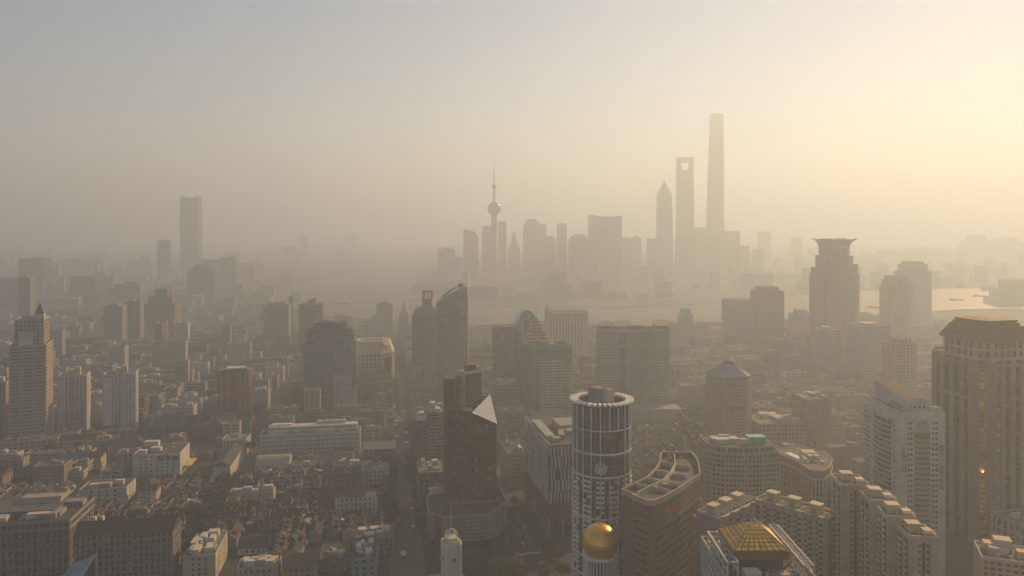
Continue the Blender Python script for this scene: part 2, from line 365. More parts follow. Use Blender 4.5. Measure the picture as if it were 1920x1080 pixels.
def curved_hotel():
    px = [(1165, 918), (1184, 925), (1187, 929), (1213, 939), (1228, 939), (1245, 932), (1275, 915), (1300, 897), (1313, 889), (1311, 870), (1305, 856), (1297, 848), (1240, 848), (1237, 855), (1237, 866), (1228, 880), (1212, 895), (1188, 907)]
    Z = 90.0; P = [((x - 960) * (H - Z) / (y - HY), (H - Z) * F / (y - HY)) for x, y in px]
    cx, cy = sum(p[0] for p in P) / len(P), sum(p[1] for p in P) / len(P); P = [(x - cx, y - cy) for x, y in P]
    t = thing('curved_hotel', 'brown curved-plan hotel block with a pale rim roof and small orange sign', 'building', (cx, cy, 0)); land('brown curved hotel', cx, cy); ex(cx, cy, 38); ex(cx + 5, cy + 25, 25)
    obj('wall', MB().prism(inset(P, .3), 0, Z - 3.3).mesh(BROWN), t)
    rm = MB().ring(P, inset(P, .8), 0, 1).mesh(BROWN)
    for k in range(22): obj('floor_band', rm, t, (0, 0, 2 + k * 4.0), 0, (1, 1, 3.55 if k > 18 else 2.2))
    obj('parapet', MB().ring([(a * 1.004, b * 1.004) for a, b in P], inset(P, .6), Z - 2.6, Z + .5).mesh(BEIGE), t)
    obj('roof', MB().prism(inset(P, .62), Z - 3.2, Z - 2.6).mesh(mk('grey_green_roof', (.11, .115, .105), .9, .5, .3)), t)
    a, b = P[5], P[7]; ang = math.atan2(b[1] - a[1], b[0] - a[0])
    for seg in ((4, 5), (5, 6), (6, 7), (2, 3)):
        a, b = P[seg[0]], P[seg[1]]; Ln = math.dist(a, b); ang = math.atan2(b[1] - a[1], b[0] - a[0]); c, s = math.cos(ang), math.sin(ang); n = max(1, int(Ln / 2.4))
        for k in range(3, 20):
            if k > 17 and seg != (2, 3): continue
            for j in range(n):
                f = (j + .5) / n * Ln; x, y = a[0] + c * f, a[1] + s * f
                bx('window', t, GLASSD, x, y, 4.35 + k * 4.0 - (0 if seg != (2, 3) else .2), 1.25, .18, 1.5, ang)
    # roof screens and plant: curved spine wall, cross walls, tanks
    sp = [((x - 960) * (H - Z) / (y - HY) - cx, (H - Z) * F / (y - HY) - cy) for x, y in [(1195, 925), (1222, 912), (1243, 902), (1258, 886), (1266, 870), (1264, 853)]]
    for p, q in zip(sp[:-1], sp[1:]): bx('roof_wall', t, CREAM, (p[0] + q[0]) / 2, (p[1] + q[1]) / 2, Z - 2.7, math.dist(p, q) + .4, .5, 3.6, math.atan2(q[1] - p[1], q[0] - p[0]))
    for i in range(1, 5):
        p = sp[i]; bx('roof_wall', t, CREAM, p[0] - 4, p[1] + 2.5, Z - 2.7, 9, .45, 3.0, -.5); bx('roof_wall', t, CREAM, p[0] + 4.5, p[1] - 1.5, Z - 2.7, 8, .4, 2.6, -.45)
    rr = random.Random(5)
    for i in range(26):
        p = sp[rr.randrange(6)]; x, y = p[0] + rr.uniform(-3, 8), p[1] + rr.uniform(-4, 3)
        bx('air_conditioner', t, rr.choice([STEEL, GREY, WHITE, BLUE, TAN]), x, y, Z - 2.6, rr.uniform(.8, 2.6), rr.uniform(.8, 2.2), rr.uniform(.8, 2.4), rr.uniform(-.6, .2))
    for p in (P[9], P[7]): obj('spotlight_hood', MB().lathe([(0, 1.6), (1.2, 1.2), (1.5, 0)], 10).mesh(WARM), t, (p[0], p[1], 68))
    # orange lettering, cut as solid strokes
    a, b = P[5], P[6]; ang = math.atan2(b[1] - a[1], b[0] - a[0]); c, s = math.cos(ang), math.sin(ang)
    om = mk('orange_sign', (.62, .13, .03), .5, .1)
    cu = bpy.data.curves.new('sign_text', 'FONT'); cu.body = 'nuodajin'; cu.size = 4.4; cu.extrude = .12; cu.space_character = .9
    to = bpy.data.objects.new('tmp', cu); col.objects.link(to); bpy.context.view_layer.update()
    me = bpy.data.meshes.new_from_object(to.evaluated_get(bpy.context.evaluated_depsgraph_get())); bpy.data.objects.remove(to)
    me.materials.clear(); me.materials.append(om)
    o = obj('sign_lettering', me, t, (a[0] + c * .3 + s * .45, a[1] + s * .3 - c * .45, Z - 9.5)); o.rotation_euler = (math.pi / 2, 0, ang)
curved_hotel()
def pyramid_building():
    X0, X1, Y0, Y1 = 95.5, 118.8, 330.0, 354.5; ze, za = 95.3, 104.6; cx, cy = (X0 + X1) / 2, (Y0 + Y1) / 2
    t = thing('gold_pyramid_building', 'white building topped by a glowing gold glass pyramid roof', 'building', (cx, cy, 0)); land('gold pyramid roof', cx, cy); ex(cx, cy, 34)
    A = [(X0 - cx, Y0 - cy), (X1 - cx, Y0 - cy), (X1 - cx, Y1 - cy), (X0 - cx, Y1 - cy)]
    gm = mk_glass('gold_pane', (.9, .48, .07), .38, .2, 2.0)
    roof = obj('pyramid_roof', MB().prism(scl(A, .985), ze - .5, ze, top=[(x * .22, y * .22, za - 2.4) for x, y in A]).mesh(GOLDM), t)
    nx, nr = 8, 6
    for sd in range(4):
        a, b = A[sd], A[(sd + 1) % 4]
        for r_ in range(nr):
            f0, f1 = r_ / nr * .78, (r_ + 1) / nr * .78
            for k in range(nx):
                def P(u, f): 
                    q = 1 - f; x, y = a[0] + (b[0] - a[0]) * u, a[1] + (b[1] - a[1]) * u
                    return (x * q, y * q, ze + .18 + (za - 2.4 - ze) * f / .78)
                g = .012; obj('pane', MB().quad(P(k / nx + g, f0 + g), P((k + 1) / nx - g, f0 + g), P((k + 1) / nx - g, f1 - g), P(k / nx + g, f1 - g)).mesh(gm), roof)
    for i in range(4):
        a = A[i]; obj('ridge_beam', MB().tube((a[0] * .98, a[1] * .98, ze + .4), (a[0] * .03, a[1] * .03, za + .2), .38, .3, 6).mesh(TAN), t)
    fm = mk('amber_fascia', (.2, .11, .03), .35, .2, metal=.4)
    obj('fascia', MB().ring(scl(A, 1.03), inset(A, .5), ze - 3.6, ze + .02).mesh(fm), t)
    obj('core', MB().prism(scl(A, .86), 86.5, ze - .4).mesh(BLACK), t)
    B = rect(38, 44, 2, 2); facade(t, B, 0, 86, 3.6, 1.6, 4, 1, WHITE, GLASS); flat_roof(t, B, 86, DECK, WHITE, 1.3)
    # white pergola frames: stepped on the left, lattice along the right edge
    for j, xx in enumerate((-16.2, -11.8)):
        for k in range(6): bx('pergola_post', t, WHITE, xx, -18 + k * 6.4, 86.2, .7, .7, 6.5)
        bx('pergola_beam', t, WHITE, xx, -2, 92.6, .8, 33.5, .9); bx('pergola_beam', t, WHITE, xx, -2, 89.3, .6, 33.5, .5)
    for k in range(6): bx('pergola_rafter', t, WHITE, -14, -18 + k * 6.4, 92.7, 4.6, .5, .6)
    for j, xx in enumerate((15.4, 19.4)):
        for k in range(9): bx('pergola_post', t, WHITE, xx, -20 + k * 5.4, 86.2, .45, .45, 6.2)
        bx('pergola_beam', t, WHITE, xx, 1.5, 92.3, .5, 44, .6); bx('pergola_beam', t, WHITE, xx, 1.5, 89.5, .4, 44, .4)
    for k in range(22): bx('pergola_rafter', t, WHITE, 17.4, -20 + k * 2.1, 92.35, 5, .3, .45)
    rr = random.Random(3)
    for k in range(16): bx('air_conditioner', t, rr.choice([STEEL, GREY, BLUE]), rr.uniform(-8, 13), rr.uniform(-18.5, -14), 86.3, rr.uniform(.8, 2.4), rr.uniform(.8, 2), rr.uniform(.8, 2.4))
    bx('stair_house', t, CREAM, -6, -18, 86.3, 7, 5.5, 3.4); bx('stair_house', t, TAN, 8, -18.5, 86.3, 6, 4.5, 2.6)
pyramid_building()
def white_tower():
    X0, X1, Y0, Y1, Z = 256.0, 286.0, 507.0, 558.0, 111.0; cx, cy = (X0 + X1) / 2, (Y0 + Y1) / 2
    t = thing('white_tower', 'white high-rise with curved brown glass bays and vertical dark lettering', 'tower', (cx, cy, 0)); land('white lettered high-rise', cx, cy); ex(cx, cy, 34)
    P = rect(X1 - X0, Y1 - Y0); obj('wall', MB().prism(P, 0, Z).mesh(WHITE), t); flat_roof(t, P, Z, DECK, WHITE, 1.5)
    gb = mk_glass('brown_glass', (.075, .055, .045), .15, .35)
    wl, hw, hd = X1 - X0, (X1 - X0) / 2, (Y1 - Y0) / 2
    # curved bay on the long left face: bowed glazing with a band per storey
    def bow(x, y0, y1, dep, k=8): return [(x - dep * math.sin(math.pi * i / k), y0 + (y1 - y0) * i / k) for i in range(k + 1)]
    lp = bow(-hw + .2, 13, -15, 3.2); obj('bay_glazing', MB().prism(lp + [(-hw + 1, -15), (-hw + 1, 13)], 0, Z - 6).mesh(gb), t)
    l2 = [(x - .35, y) for x, y in lp] + [(-hw + .5, -15), (-hw + .5, 13)]; li = [(x + .3, y) for x, y in lp] + [(-hw + .9, -15), (-hw + .9, 13)]
    rm = MB().ring(l2, li, 0, 1).mesh(WHITE); fh = 3.45
    for k in range(int((Z - 6) / fh)): obj('bay_band', rm, t, (0, 0, k * fh), 0, (1, 1, .85))
    bx('bay_cap', t, WHITE, -hw - 1, -1, Z - 6.5, 4.6, 29.5, 2.4)
    fp = [(-5.5 + 11 * i / 8, -hd + .2 - 2.0 * math.sin(math.pi * i / 8)) for i in range(9)]
    obj('bay_glazing', MB().prism(fp + [(5.5, -hd + 1), (-5.5, -hd + 1)], 0, Z - 12).mesh(gb), t)
    obj('bay_glazing', MB().prism([(x * .98, y - .02) for x, y in fp] + [(5.4, -hd + 1), (-5.4, -hd + 1)], Z - 12.01, Z - 4).mesh(GLASSS), t)
    f2 = [(x, y - .35) for x, y in fp] + [(5.5, -hd + .5), (-5.5, -hd + .5)]; fi = [(x, y + .3) for x, y in fp] + [(5.5, -hd + .9), (-5.5, -hd + .9)]
    r2 = MB().ring(f2, fi, 0, 1).mesh(TAN)
    for k in range(int((Z - 12) / fh)): obj('bay_band', r2, t, (0, 0, k * fh), 0, (1, 1, 1.9))
    bx('bay_cap', t, WHITE, 0, -hd - .6, Z - 4, 12, 3.4, 1.2)
    for k in range(1, int(Z / fh) - 1):
        z = k * fh + .6
        for yy in (23.5, 20.6, 17.8, -18.2): bx('window', t, GLASSD, -hw, yy, z, .25, 1.5, 1.7)
        for xx in (-9.2, -7.2, 7.0, 9.2): bx('window', t, GLASSD, xx, -hd, z, 1.3, .25, 1.7)
    ph = MB().prism([(-9, -20), (7, -20), (7, 22), (-9, 22)], Z + .3, Z + 10, top=[(-9, -20, Z + 8), (7, -20, Z + 8), (7, 22, Z + 12.5), (-9, 22, Z + 12.5)])
    obj('penthouse', ph.mesh(WHITE), t); obj('penthouse_roof', MB().prism([(-8.4, -19.4), (6.4, -19.4), (6.4, 21.4), (-8.4, 21.4)], Z + 8.2, 0, top=[(-8.4, -19.4, Z + 8.35), (6.4, -19.4, Z + 8.35), (6.4, 21.4, Z + 12.8), (-8.4, 21.4, Z + 12.8)]).mesh(mk('dark_brown_roof', (.07, .05, .042), .9, .3)), t)
    for k in range(5): bx('penthouse_window', t, GLASSD, -9.02, -16 + k * 3.4, Z + 2.2, .2, 1.6, 1.5)
    for k in range(4): bx('penthouse_window', t, GLASSD, -5 + k * 3, -20.02, Z + 2.4, 1.5, .2, 1.8)
    for k in range(9): bx('sign_letter', t, BROWN, -hw - 3.35 + abs(k - 4) * .18, 10.5 - k * 2.3, Z - 6.1, .25, 1.3, 1.7)
    def glyphs(txt, x, y, ztop, step, size, rz, mats):
        for i, ch in enumerate(txt):
            cu = bpy.data.curves.new('g', 'FONT'); cu.body = ch; cu.size = size; cu.extrude = .12; cu.align_x = 'CENTER'
            to = bpy.data.objects.new('tmp', cu); col.objects.link(to); bpy.context.view_layer.update()
            me = bpy.data.meshes.new_from_object(to.evaluated_get(bpy.context.evaluated_depsgraph_get())); bpy.data.objects.remove(to); me.materials.clear(); me.materials.append(mats[min(i, len(mats) - 1)])
            o = obj('sign_letter', me, t, (x, y, ztop - i * step)); o.rotation_euler = (math.pi / 2, 0, rz)
    glyphs('上海工试', -12.4, -hd - .15, Z - 25, 4.3, 4.4, 0, [BLACK])
    glyphs('国贝公田双鱼国', 12.3, -hd - .15, Z - 24, 4.3, 4.4, 0, [REDP, DGREY])
    bx('water_house', t, WHITE, 12, -19, Z + .3, 5, 7, 3); bx('plant_room', t, CREAM, 11.5, 12, Z + .3, 6, 14, 3.5)
white_tower()
def gold_crown_tower():
    D = 596.0; cx, cy = xat(1848, D), D; rot = rad(14)
    t = thing('gold_roof_tower', 'massive beige stone tower with stepped gold crown at the right edge', 'tower', (cx, cy, 0), rot); land('stepped gold-roof tower', cx, cy); ex(cx, cy, 56)
    z1 = zat(676, D - 30); W = 63.0
    P = chamfer(W, W * .9, 9)
    facade(t, P, 0, z1, 3.8, .4, 9.5, 4.2, mk('umber_stone', (.23, .175, .135), .8, .2), GLASSD, deep=1.8, proud=.5, band=BLACK)
    flat_roof(t, P, z1, DECK, BEIGE, 2)
    for z in (z1 - 30, z1 - 5): obj('cornice', MB().ring(scl(P, 1.012), inset(P, 1.2), z, z + 2.4).mesh(MATS['umber_stone']), t)
    # reflected sun painted as orange strips between the piers of the left flank
    a, b = P[7], P[0]
    ang = math.atan2(b[1] - a[1], b[0] - a[0])
    bx('sun_reflection_strip', t, GLASSG, (a[0] + b[0]) / 2 + .9, (a[1] + b[1]) / 2 + .9, 6, 5.2, .7, z1 - 12, ang)
    bx('sun_reflection_strip', t, GLASSG, -W / 2 + 14.2, -W * .45 + 1.2, 6, 5.5, .7, z1 - 38, 0)
    Q = chamfer(50, 46, 8); z2 = zat(640, D - 22)
    facade(t, Q, z1 + .3, z2, 6, 1.5, 6, 2.2, BEIGE, GLASSD)
    n = 7; zt = zat(599, D - 10); hgt = (zt - z2) / n
    for k in range(n):
        q = 1.1 - .058 * k - (.03 if k > 4 else 0); 
        obj('roof_tier', MB().prism(scl(Q, q), z2 + k * hgt, z2 + k * hgt + hgt * .999 + .01 * k).mesh(GOLDM), t)
        obj('tier_edge', MB().ring(scl(Q, q + .012), scl(Q, q - .05), z2 + k * hgt + hgt * .55, z2 + k * hgt + hgt * 1.06).mesh(GOLDM), t)
    obj('roof_cap', MB().prism(scl(Q, .62), zt, zt + .8, top=[(x * .3, y * .3, zt + 1.4) for x, y in Q]).mesh(GOLDM), t)
    em = bpy.data.materials.new('lit_lamp'); em.use_nodes = True; e = em.node_tree.nodes['Principled BSDF']; e.inputs['Emission Color'].default_value = (1, .35, .08, 1); e.inputs['Emission Strength'].default_value = 6
    obj('lamp', MB().lathe([(.01, -.6), (.5, -.3), (.5, .3), (.01, .6)], 10).mesh(em), t, ((a[0] + b[0]) / 2 - .5, (a[1] + b[1]) / 2 - .5, zat(889, D - 36)))
    # low classical wing in front
    wt = rect(52, 30, -2, -W * .45 - 18); facade(t, wt, 0, 26, 6.5, 1.6, 5, 1.7, BEIGE, GLASSD); flat_roof(t, wt, 26, DECK, BEIGE, 1.6); clutter(t, 50, 22, 26.3, 12, None, None, -2, -W * .45 - 18)
gold_crown_tower()
def apartments():
    rr = random.Random(8)
    bal = MB().box(-1.5, 1.5, -1.0, .2, 0, 1.0).mesh(WHITE)
    # pink-beige stepped cluster at the right
    for i, (px, py, z, wd, dp) in enumerate(((1607, 912, 97, 15, 17), (1660, 942, 95, 14, 15), (1694, 972, 93, 14, 14), (1735, 1010, 90, 13, 15))):
        D = (H - z) * F / (py - HY); X = xat(px, D); rot = rad(-6)
        lab = ('pink-beige apartment tower, tallest and farthest left of the stepped cluster', 'pink-beige apartment tower, second from the left of the stepped cluster', 'pink-beige apartment tower, third from the left of the stepped cluster', 'pink-beige apartment tower, nearest and lowest of the stepped cluster')[i]
        t = thing('apartment_tower', lab, 'apartment building', (X, D + dp / 2, 0), rot, 'stepped pink apartment towers'); ex(X, D + 8, 14)
        if i in (0, 3): land(('tallest pink apartment tower', 0, 0, 'nearest pink apartment tower')[i], X, D)
        P = rect(wd, dp); obj('wall', MB().prism(P, 0, z).mesh(PINK), t); flat_roof(t, P, z, DECK, CREAM, 1.2)
        for s in (-1, 1): bx('wall_fin', t, PINK, s * wd * .3, -dp / 2 - .5, 0, wd * .18, 1.4, z + .4)
        for y in (-dp * .3, dp * .12): bx('recess', t, BLACK, -wd / 2 - .02, y, 0, .16, 3.5, z - 1.5)  # flat black strips painted in as the shade behind the balconies
        bx('recess', t, BLACK, 0, -dp / 2 - .02, 0, wd * .1, .16, z - 2)  # black strip on the front wall, again shade put in as colour
        for k in range(int(z / 3) - 1):
            zz = 1.5 + k * 3
            for y in (-dp * .3, dp * .12): 
                bx('balcony', t, WHITE, -wd / 2 - .5, y, zz, 1.3, 3.0, .95)
                bx('balcony_glazing', t, GLASSD, -wd / 2 - .02, y, zz + .95, .3, 2.8, 1.5)
            bx('window', t, GLASSD, -wd / 2, dp * .38, zz + .5, .2, 1.2, 1.4)
            for x in (-wd * .14, wd * .14): bx('window', t, GLASSD, x, -dp / 2, zz + .5, 1.1, .2, 1.4)
            if k % 2 == 0: bx('air_conditioner', t, STEEL, -wd * .44, -dp / 2 - .25, zz, .9, .6, .7)
        bx('lift_house', t, WARM, -wd * .1, dp * .12, z + .3, 5.5, 5, 3.6); bx('lift_house_roof', t, CREAM, -wd * .1, dp * .12, z + 3.9, 6.2, 5.7, .4); bx('plant_room', t, CREAM, wd * .25, -dp * .18, z + .3, 4, 4.5, 2.5)
        for k in range(5): bx('roof_frame', t, CREAM, wd * .1 + k * 1.1, -dp * .36, z + 2.2, .3, 4, .35)
        for x in (-.45, -.15, .15, .45): bx('roof_post', t, CREAM, x * wd, -dp * .47, z + 1, .35, .35, 1.8)
    # saw-tooth slabs behind the gold pyramid
    for i, (pa, pb, z, lab, nb) in enumerate((((1416, 938), (1552, 977), 75, 'beige saw-tooth apartment slab with stacked balconies behind the gold pyramid', 7), ((1350, 975), (1424, 940), 73, 'shorter beige balcony slab just behind the gold pyramid apex', 4))):
        A = ((pa[0] - 960) * (H - z) / (pa[1] - HY), (H - z) * F / (pa[1] - HY)); B = ((pb[0] - 960) * (H - z) / (pb[1] - HY), (H - z) * F / (pb[1] - HY))
        ang = math.atan2(B[1] - A[1], B[0] - A[0]); Ln = math.dist(A, B); dp = 15.0
        mx, my = (A[0] + B[0]) / 2 - math.sin(ang) * dp / 2, (A[1] + B[1]) / 2 + math.cos(ang) * dp / 2
        t = thing('apartment_slab', lab, 'apartment building', (mx, my, 0), ang, 'saw-tooth apartment slabs'); ex(mx, my, 30)
        if i == 0: land('saw-tooth apartment slab', mx, my)
        P = rect(Ln, dp); obj('wall', MB().prism(P, 0, z).mesh(GREY), t); flat_roof(t, P, z, DECK, WHITE, 1.4)
        for k in range(nb):
            x = -Ln / 2 + (k + .5) * Ln / nb; wb = Ln / nb
            obj('bay', MB().prism([(x - wb * .42, -dp / 2), (x - wb * .2, -dp / 2 - 1.6), (x + wb * .2, -dp / 2 - 1.6), (x + wb * .42, -dp / 2)], 0, z + 1.5).mesh(BEIGE), t)
            if k < nb - 1: bx('recess', t, BLACK, x + wb * .5, -dp / 2 - .02, 0, wb * .26, .16, z - 2)  # flat black strip stands in for the shade between bays
            for f in range(int(z / 3) - 1):
                zz = 2 + f * 3
                bx('window', t, GLASSD, x, -dp / 2 - 1.62, zz + .5, wb * .3, .2, 1.5)
                if 40 + f * 0 < 100: bx('balcony', t, WHITE, x + wb * .5, -dp / 2 - .6, zz, wb * .28, 1.6, .9) if k < nb - 1 else None
        for k in range(3): bx('lift_house', t, WARM, -Ln * .34 + k * Ln * .3, 1, z + .3, 6, 5, 4.2); bx('lift_house_roof', t, CREAM, -Ln * .34 + k * Ln * .3, 1, z + 4.5, 6.8, 5.8, .4)
        for k in range(10): bx('roof_frame', t, WHITE, -Ln * .45 + k * Ln * .1, -4, z + 1.5, .35, 5, 1.2)
    # roof of the nearest block in the lower right corner
    t = thing('apartment_tower', 'beige apartment roof with yellow lift boxes in the lower right corner', 'apartment building', (xat(1895, 400), 400, 0), rad(-22)); z = zat(1040, 400); ex(xat(1895, 400), 400, 26)
    P = rect(30, 22); facade(t, P, 0, z, 3, 1.3, 3.4, 1.2, PINK, GLASS); flat_roof(t, P, z, DECK, CREAM, 1.3)
    bx('lift_house', t, WARM, -9, 3, z + .3, 6, 6, 4); bx('lift_house', t, WARM, 5, -2, z + .3, 6, 5, 3.4); bx('plant_room', t, CREAM, -3, 5, z + .3, 8, 7, 6); clutter(t, 26, 18, z + .3, 8, None, rr)
apartments()
def grid_building():
    D = 566.0; Z = zat(852, D); cx = xat(1385, D + 14); cy = D + 16
    t = thing('grid_office', 'rounded beige office block gridded with square windows and a teal roof box', 'office building', (cx, cy, 0)); land('gridded office with teal roof box', cx, cy); ex(cx, cy, 33)
    P = [(-29, 4), (-27.5, -6), (-23, -12), (-14, -16), (0, -17), (14, -16), (27, -13), (28.5, 14), (-29, 16)]
    facade(t, P, 0, Z, 3.5, 1.2, 2.9, .75, BEIGE, GLASSD); flat_roof(t, P, Z, DECK, BEIGE, 1.3)
    up = scl(P, .86, 0, 2); facade(t, up, Z + .3, Z + 4.4, 4, 1.0, 3.5, .8, BEIGE, GLASS); flat_roof(t, up, Z + 4.4, DECK, BEIGE, .7)
    bx('cooling_house', t, TEAL, 13, -1, Z + 4.7, 13.5, 9, 5)
    for k in range(7): bx('cooling_fin', t, TEAL, 7.5 + k * 1.85, -5.6, Z + 4.7, .35, .3, 5.2)
    bx('plant_room', t, CREAM, -10, 2, Z + 4.7, 19, 8, 2.6); bx('plant_room_roof', t, CREAM, -10, 2, Z + 7.3, 20, 9, .4); clutter(t, 40, 16, Z + 4.7, 6)
grid_building()
def colonnade_building():
    Z = 52.0; P = [gnd_z for gnd_z in [((x - 960) * (H - Z) / (y - HY), (H - Z) * F / (y - HY)) for x, y in [(1449, 846), (1500, 868), (1515, 880), (1527, 884), (1545, 884), (1556, 876), (1561, 862), (1545, 848), (1500, 838)]]]
    cx, cy = sum(p[0] for p in P) / len(P), sum(p[1] for p in P) / len(P); P = [(x - cx, y - cy) for x, y in P]
    t = thing('colonnade_building', 'reddish-brown block with rounded corner and pale vertical columns', 'office building', (cx, cy, 0)); land('red-brown columned block', cx, cy); ex(cx, cy, 30)
    facade(t, P, 0, Z - 6, 4.4, 1.3, 3.4, .7, RED, GLASSD, pier=mk('rose_stone', (.36, .25, .2), .8, .2), band=mk('rose_brown_stone', (.24, .15, .12), .8, .2))
    obj('attic', MB().prism(scl(P, 1.012), Z - 6, Z).mesh(MATS['rose_brown_stone']), t); obj('cornice', MB().ring(scl(P, 1.03), inset(P, 1), Z - 6.4, Z - 5.2).mesh(CREAM), t)
    flat_roof(t, scl(P, 1.012), Z, DECK, CREAM, 1.0); clutter(t, 18, 20, Z + .3, 8); bx('plant_room', t, CREAM, 2, 12, Z + .3, 10, 9, 4); bx('skylight', t, METALW, -9, 6, Z + .3, 5, 24, 1.2, rad(16))
    for k in range(5): bx('column', t, WHITE, P[2][0] + 1.0 + k * 2.6, P[3][1] - .8 + (1.1 if k in (0,) else 0), 6, .6, .6, Z - 12.5)
    obj('canopy', MB().ring(scl(P, 1.06), inset(P, .5), 7, 8.2).mesh(GREY), t)
    t2 = thing('podium_block', 'low dark block with a pale oval ring on its roof beside white high-rise', 'building', (xat(1600, 575), 588, 0), GR); ex(xat(1600, 575), 588, 22)
    facade(t2, rect(30, 34), 0, 38, 4.5, 2.2, 5, 1.4, BROWN, GLASSD); flat_roof(t2, rect(30, 34), 38, DECK, BROWN)
    obj('roof_ring', MB().ring([(x, y + 4) for x, y in ell(7.5, 5.5, 24)], [(x, y + 4) for x, y in ell(6.6, 4.7, 24)], 40.5, 41.3).mesh(CREAM), t2)
    for k in range(6): q = ell(7, 5, 6)[k]; bx('ring_post', t2, CREAM, q[0], q[1] + 4, 38.3, .4, .4, 2.3)
    clutter(t2, 26, 30, 38.3, 7)
colonnade_building()
def dark_tower():
    cx, cy = -32.0, 602.0; L = lambda x, y: (x - cx, y - cy)
    t = thing('dark_glass_tower', 'dark glass tower with a white triangular roof and ring-logo slab', 'tower', (cx, cy, 0)); land('dark triangular-roof tower', cx, cy); ex(cx, cy, 36)
    bs = 23.0
    TP = [(-49, 593, 93.5), (-30.5, 586.5, 92.6), (-11.5, 590, 83.6), (-17.5, 612, 101), (-30, 622, 93.5), (-50, 618, 93.5)]
    PL = [L(x, y) for x, y, z in TP]
    obj('glazing', MB().prism(inset(PL, .25), bs, 0, top=[(*q, TP[i][2] - .3) for i, q in enumerate(inset(PL, .25))]).mesh(GLASSD), t)
    rm = MB().ring(PL, inset(PL, .5), 0, 1).mesh(BLACK)
    for k in range(16): obj('floor_band', rm, t, (0, 0, bs + 1 + k * 3.75), 0, (1, 1, .7))
    for i in range(len(PL)):
        a, b = PL[i], PL[(i + 1) % 6]
        if not facing(t, a, b): continue
        n = round(math.dist(a, b) / 3.2)
        for j in range(n):
            f = j / n; bx('mullion', t, BLACK, a[0] + (b[0] - a[0]) * f, a[1] + (b[1] - a[1]) * f, bs, .3, .5, TP[i][2] * (1 - f) + TP[(i + 1) % 6][2] * f - bs - .4, math.atan2(b[1] - a[1], b[0] - a[0]))
    z = .1; tri = [(*L(-30.5, 586.5), 92.6 + z), (*L(-11.5, 590), 83.6 + z), (*L(-17.5, 612), 101 + z)]
    wr = obj('sloped_roof', MB().quad(*tri).quad(*[(x, y, zz - .5) for x, y, zz in reversed(tri)]).mesh(METALW), t)
    A, B, C = [Vector(q) for q in tri]
    for k in range(1, 11):
        f = k / 11; p, q = A.lerp(C, f), B.lerp(C, f); up = Vector((0, 0, .12)); obj('roof_seam', MB().tube(p + up, q + up, .13, k=4).mesh(GREY), wr)
    obj('roof', MB().quad(*[(*L(x, y), 93.7) for x, y in ((-49, 593), (-30.5, 586.5), (-22, 600), (-30, 622), (-50, 618))]).mesh(DGREY), t)
    # logo slab turned to the street corner
    so_ = L(-36.8, 600); ang = rad(38); z1 = 119.5
    c, s = math.cos(ang), math.sin(ang)
    def Q(u, v): return (so_[0] + u * c - v * s, so_[1] + u * s + v * c)      # u along the beige left face normal frame
    slab = [Q(0, 0), Q(15.5, 0), Q(15.5, 13.5), Q(0, 13.5)]
    obj('slab', MB().prism(slab, 90, z1).mesh(mk('slab_stone', (.55, .46, .34), .7, .15)), t)
    dk = [Q(.15, -.12), Q(15.6, -.12), Q(15.6, .4), Q(.15, .4)]; obj('dark_cladding', MB().prism(dk, 90.5, z1 - .4).mesh(DGREY), t)
    for k in range(9): obj('panel_joint', MB().obox(*Q(-.06, 6.75), ang, .06, 6.6, 93 + k * 2.9, 93.2 + k * 2.9).mesh(BROWN), t)
    obj('parapet', MB().ring(slab, inset(slab, .5), z1, z1 + 1).mesh(CREAM), t); bx('plant_room', t, DGREY, *Q(9, 8), z1, 6, 4, 5, ang); bx('sign_board', t, BLACK, *Q(11.5, 5), z1 + 1, 5, .4, 4.4, ang); bx('lift_tower', t, TAN, *Q(18, 9), 88, 4.5, 5, z1 - 85, ang)
    m = MB(); lc = Q(-.25, 6.6); rr = 2.3
    for off in (-.75, .75):
        pts = [Vector((lc[0] - s * (off + rr * math.cos(q)), lc[1] + c * (off + rr * math.cos(q)), z1 - 5.5 + rr * 1.12 * math.sin(q))) for q in [2 * math.pi * i / 20 for i in range(20)]]
        for i in range(20): m.tube(pts[i], pts[(i + 1) % 20], .26, k=5)
    obj('logo', m.mesh(RED), t)
    obj('dark_wing', MB().prism([L(-53.5, 600), L(-45.5, 597), L(-45.5, 615), L(-53.5, 616)], 0, 116).mesh(mk('dark_brown_cladding', (.055, .045, .042), .5, .2)), t)
    for k in range(8): bx('wing_joint', t, DGREY, *L(-49.5, 598.4), 20 + k * 12, 7.8, .3, .3, rad(-20))
    # podium with roof garden
    pc = [(-66.5, 598), (-61.5, 568), (-48.5, 558), (-14, 565.5), (-4, 586), (-9.5, 622), (-60, 634)]
    p = thing('shopping_podium', 'faceted shopping podium with mauve and grey panels and a roof garden', 'building', (cx, cy, 0)); ex(cx, 590, 38); land('mauve-panelled podium', cx, cy - 20)
    PP = [L(x, y) for x, y in pc]; zp = 23.0
    obj('wall', MB().prism(inset(PP, .2), 4.5, zp).mesh(GREY), p); obj('shopfront', MB().prism(inset(PP, 1.6), 0, 4.6).mesh(GLASSD), p)
    flat_roof(p, PP, zp, mk('roof_garden_soil', (.06, .065, .045), .95, .5, .4), GREY, .9)
    def onface(i, f0, f1, z0, z1, mat, name, out=.15):
        a, b = PP[i], PP[(i + 1) % len(PP)]; x0, y0, x1, y1 = a[0] + (b[0] - a[0]) * f0, a[1] + (b[1] - a[1]) * f0, a[0] + (b[0] - a[0]) * f1, a[1] + (b[1] - a[1]) * f1
        g = math.atan2(y1 - y0, x1 - x0); bx(name, p, mat, (x0 + x1) / 2 + math.sin(g) * out, (y0 + y1) / 2 - math.cos(g) * out, z0, math.dist((x0, y0), (x1, y1)), .3, z1 - z0, g)
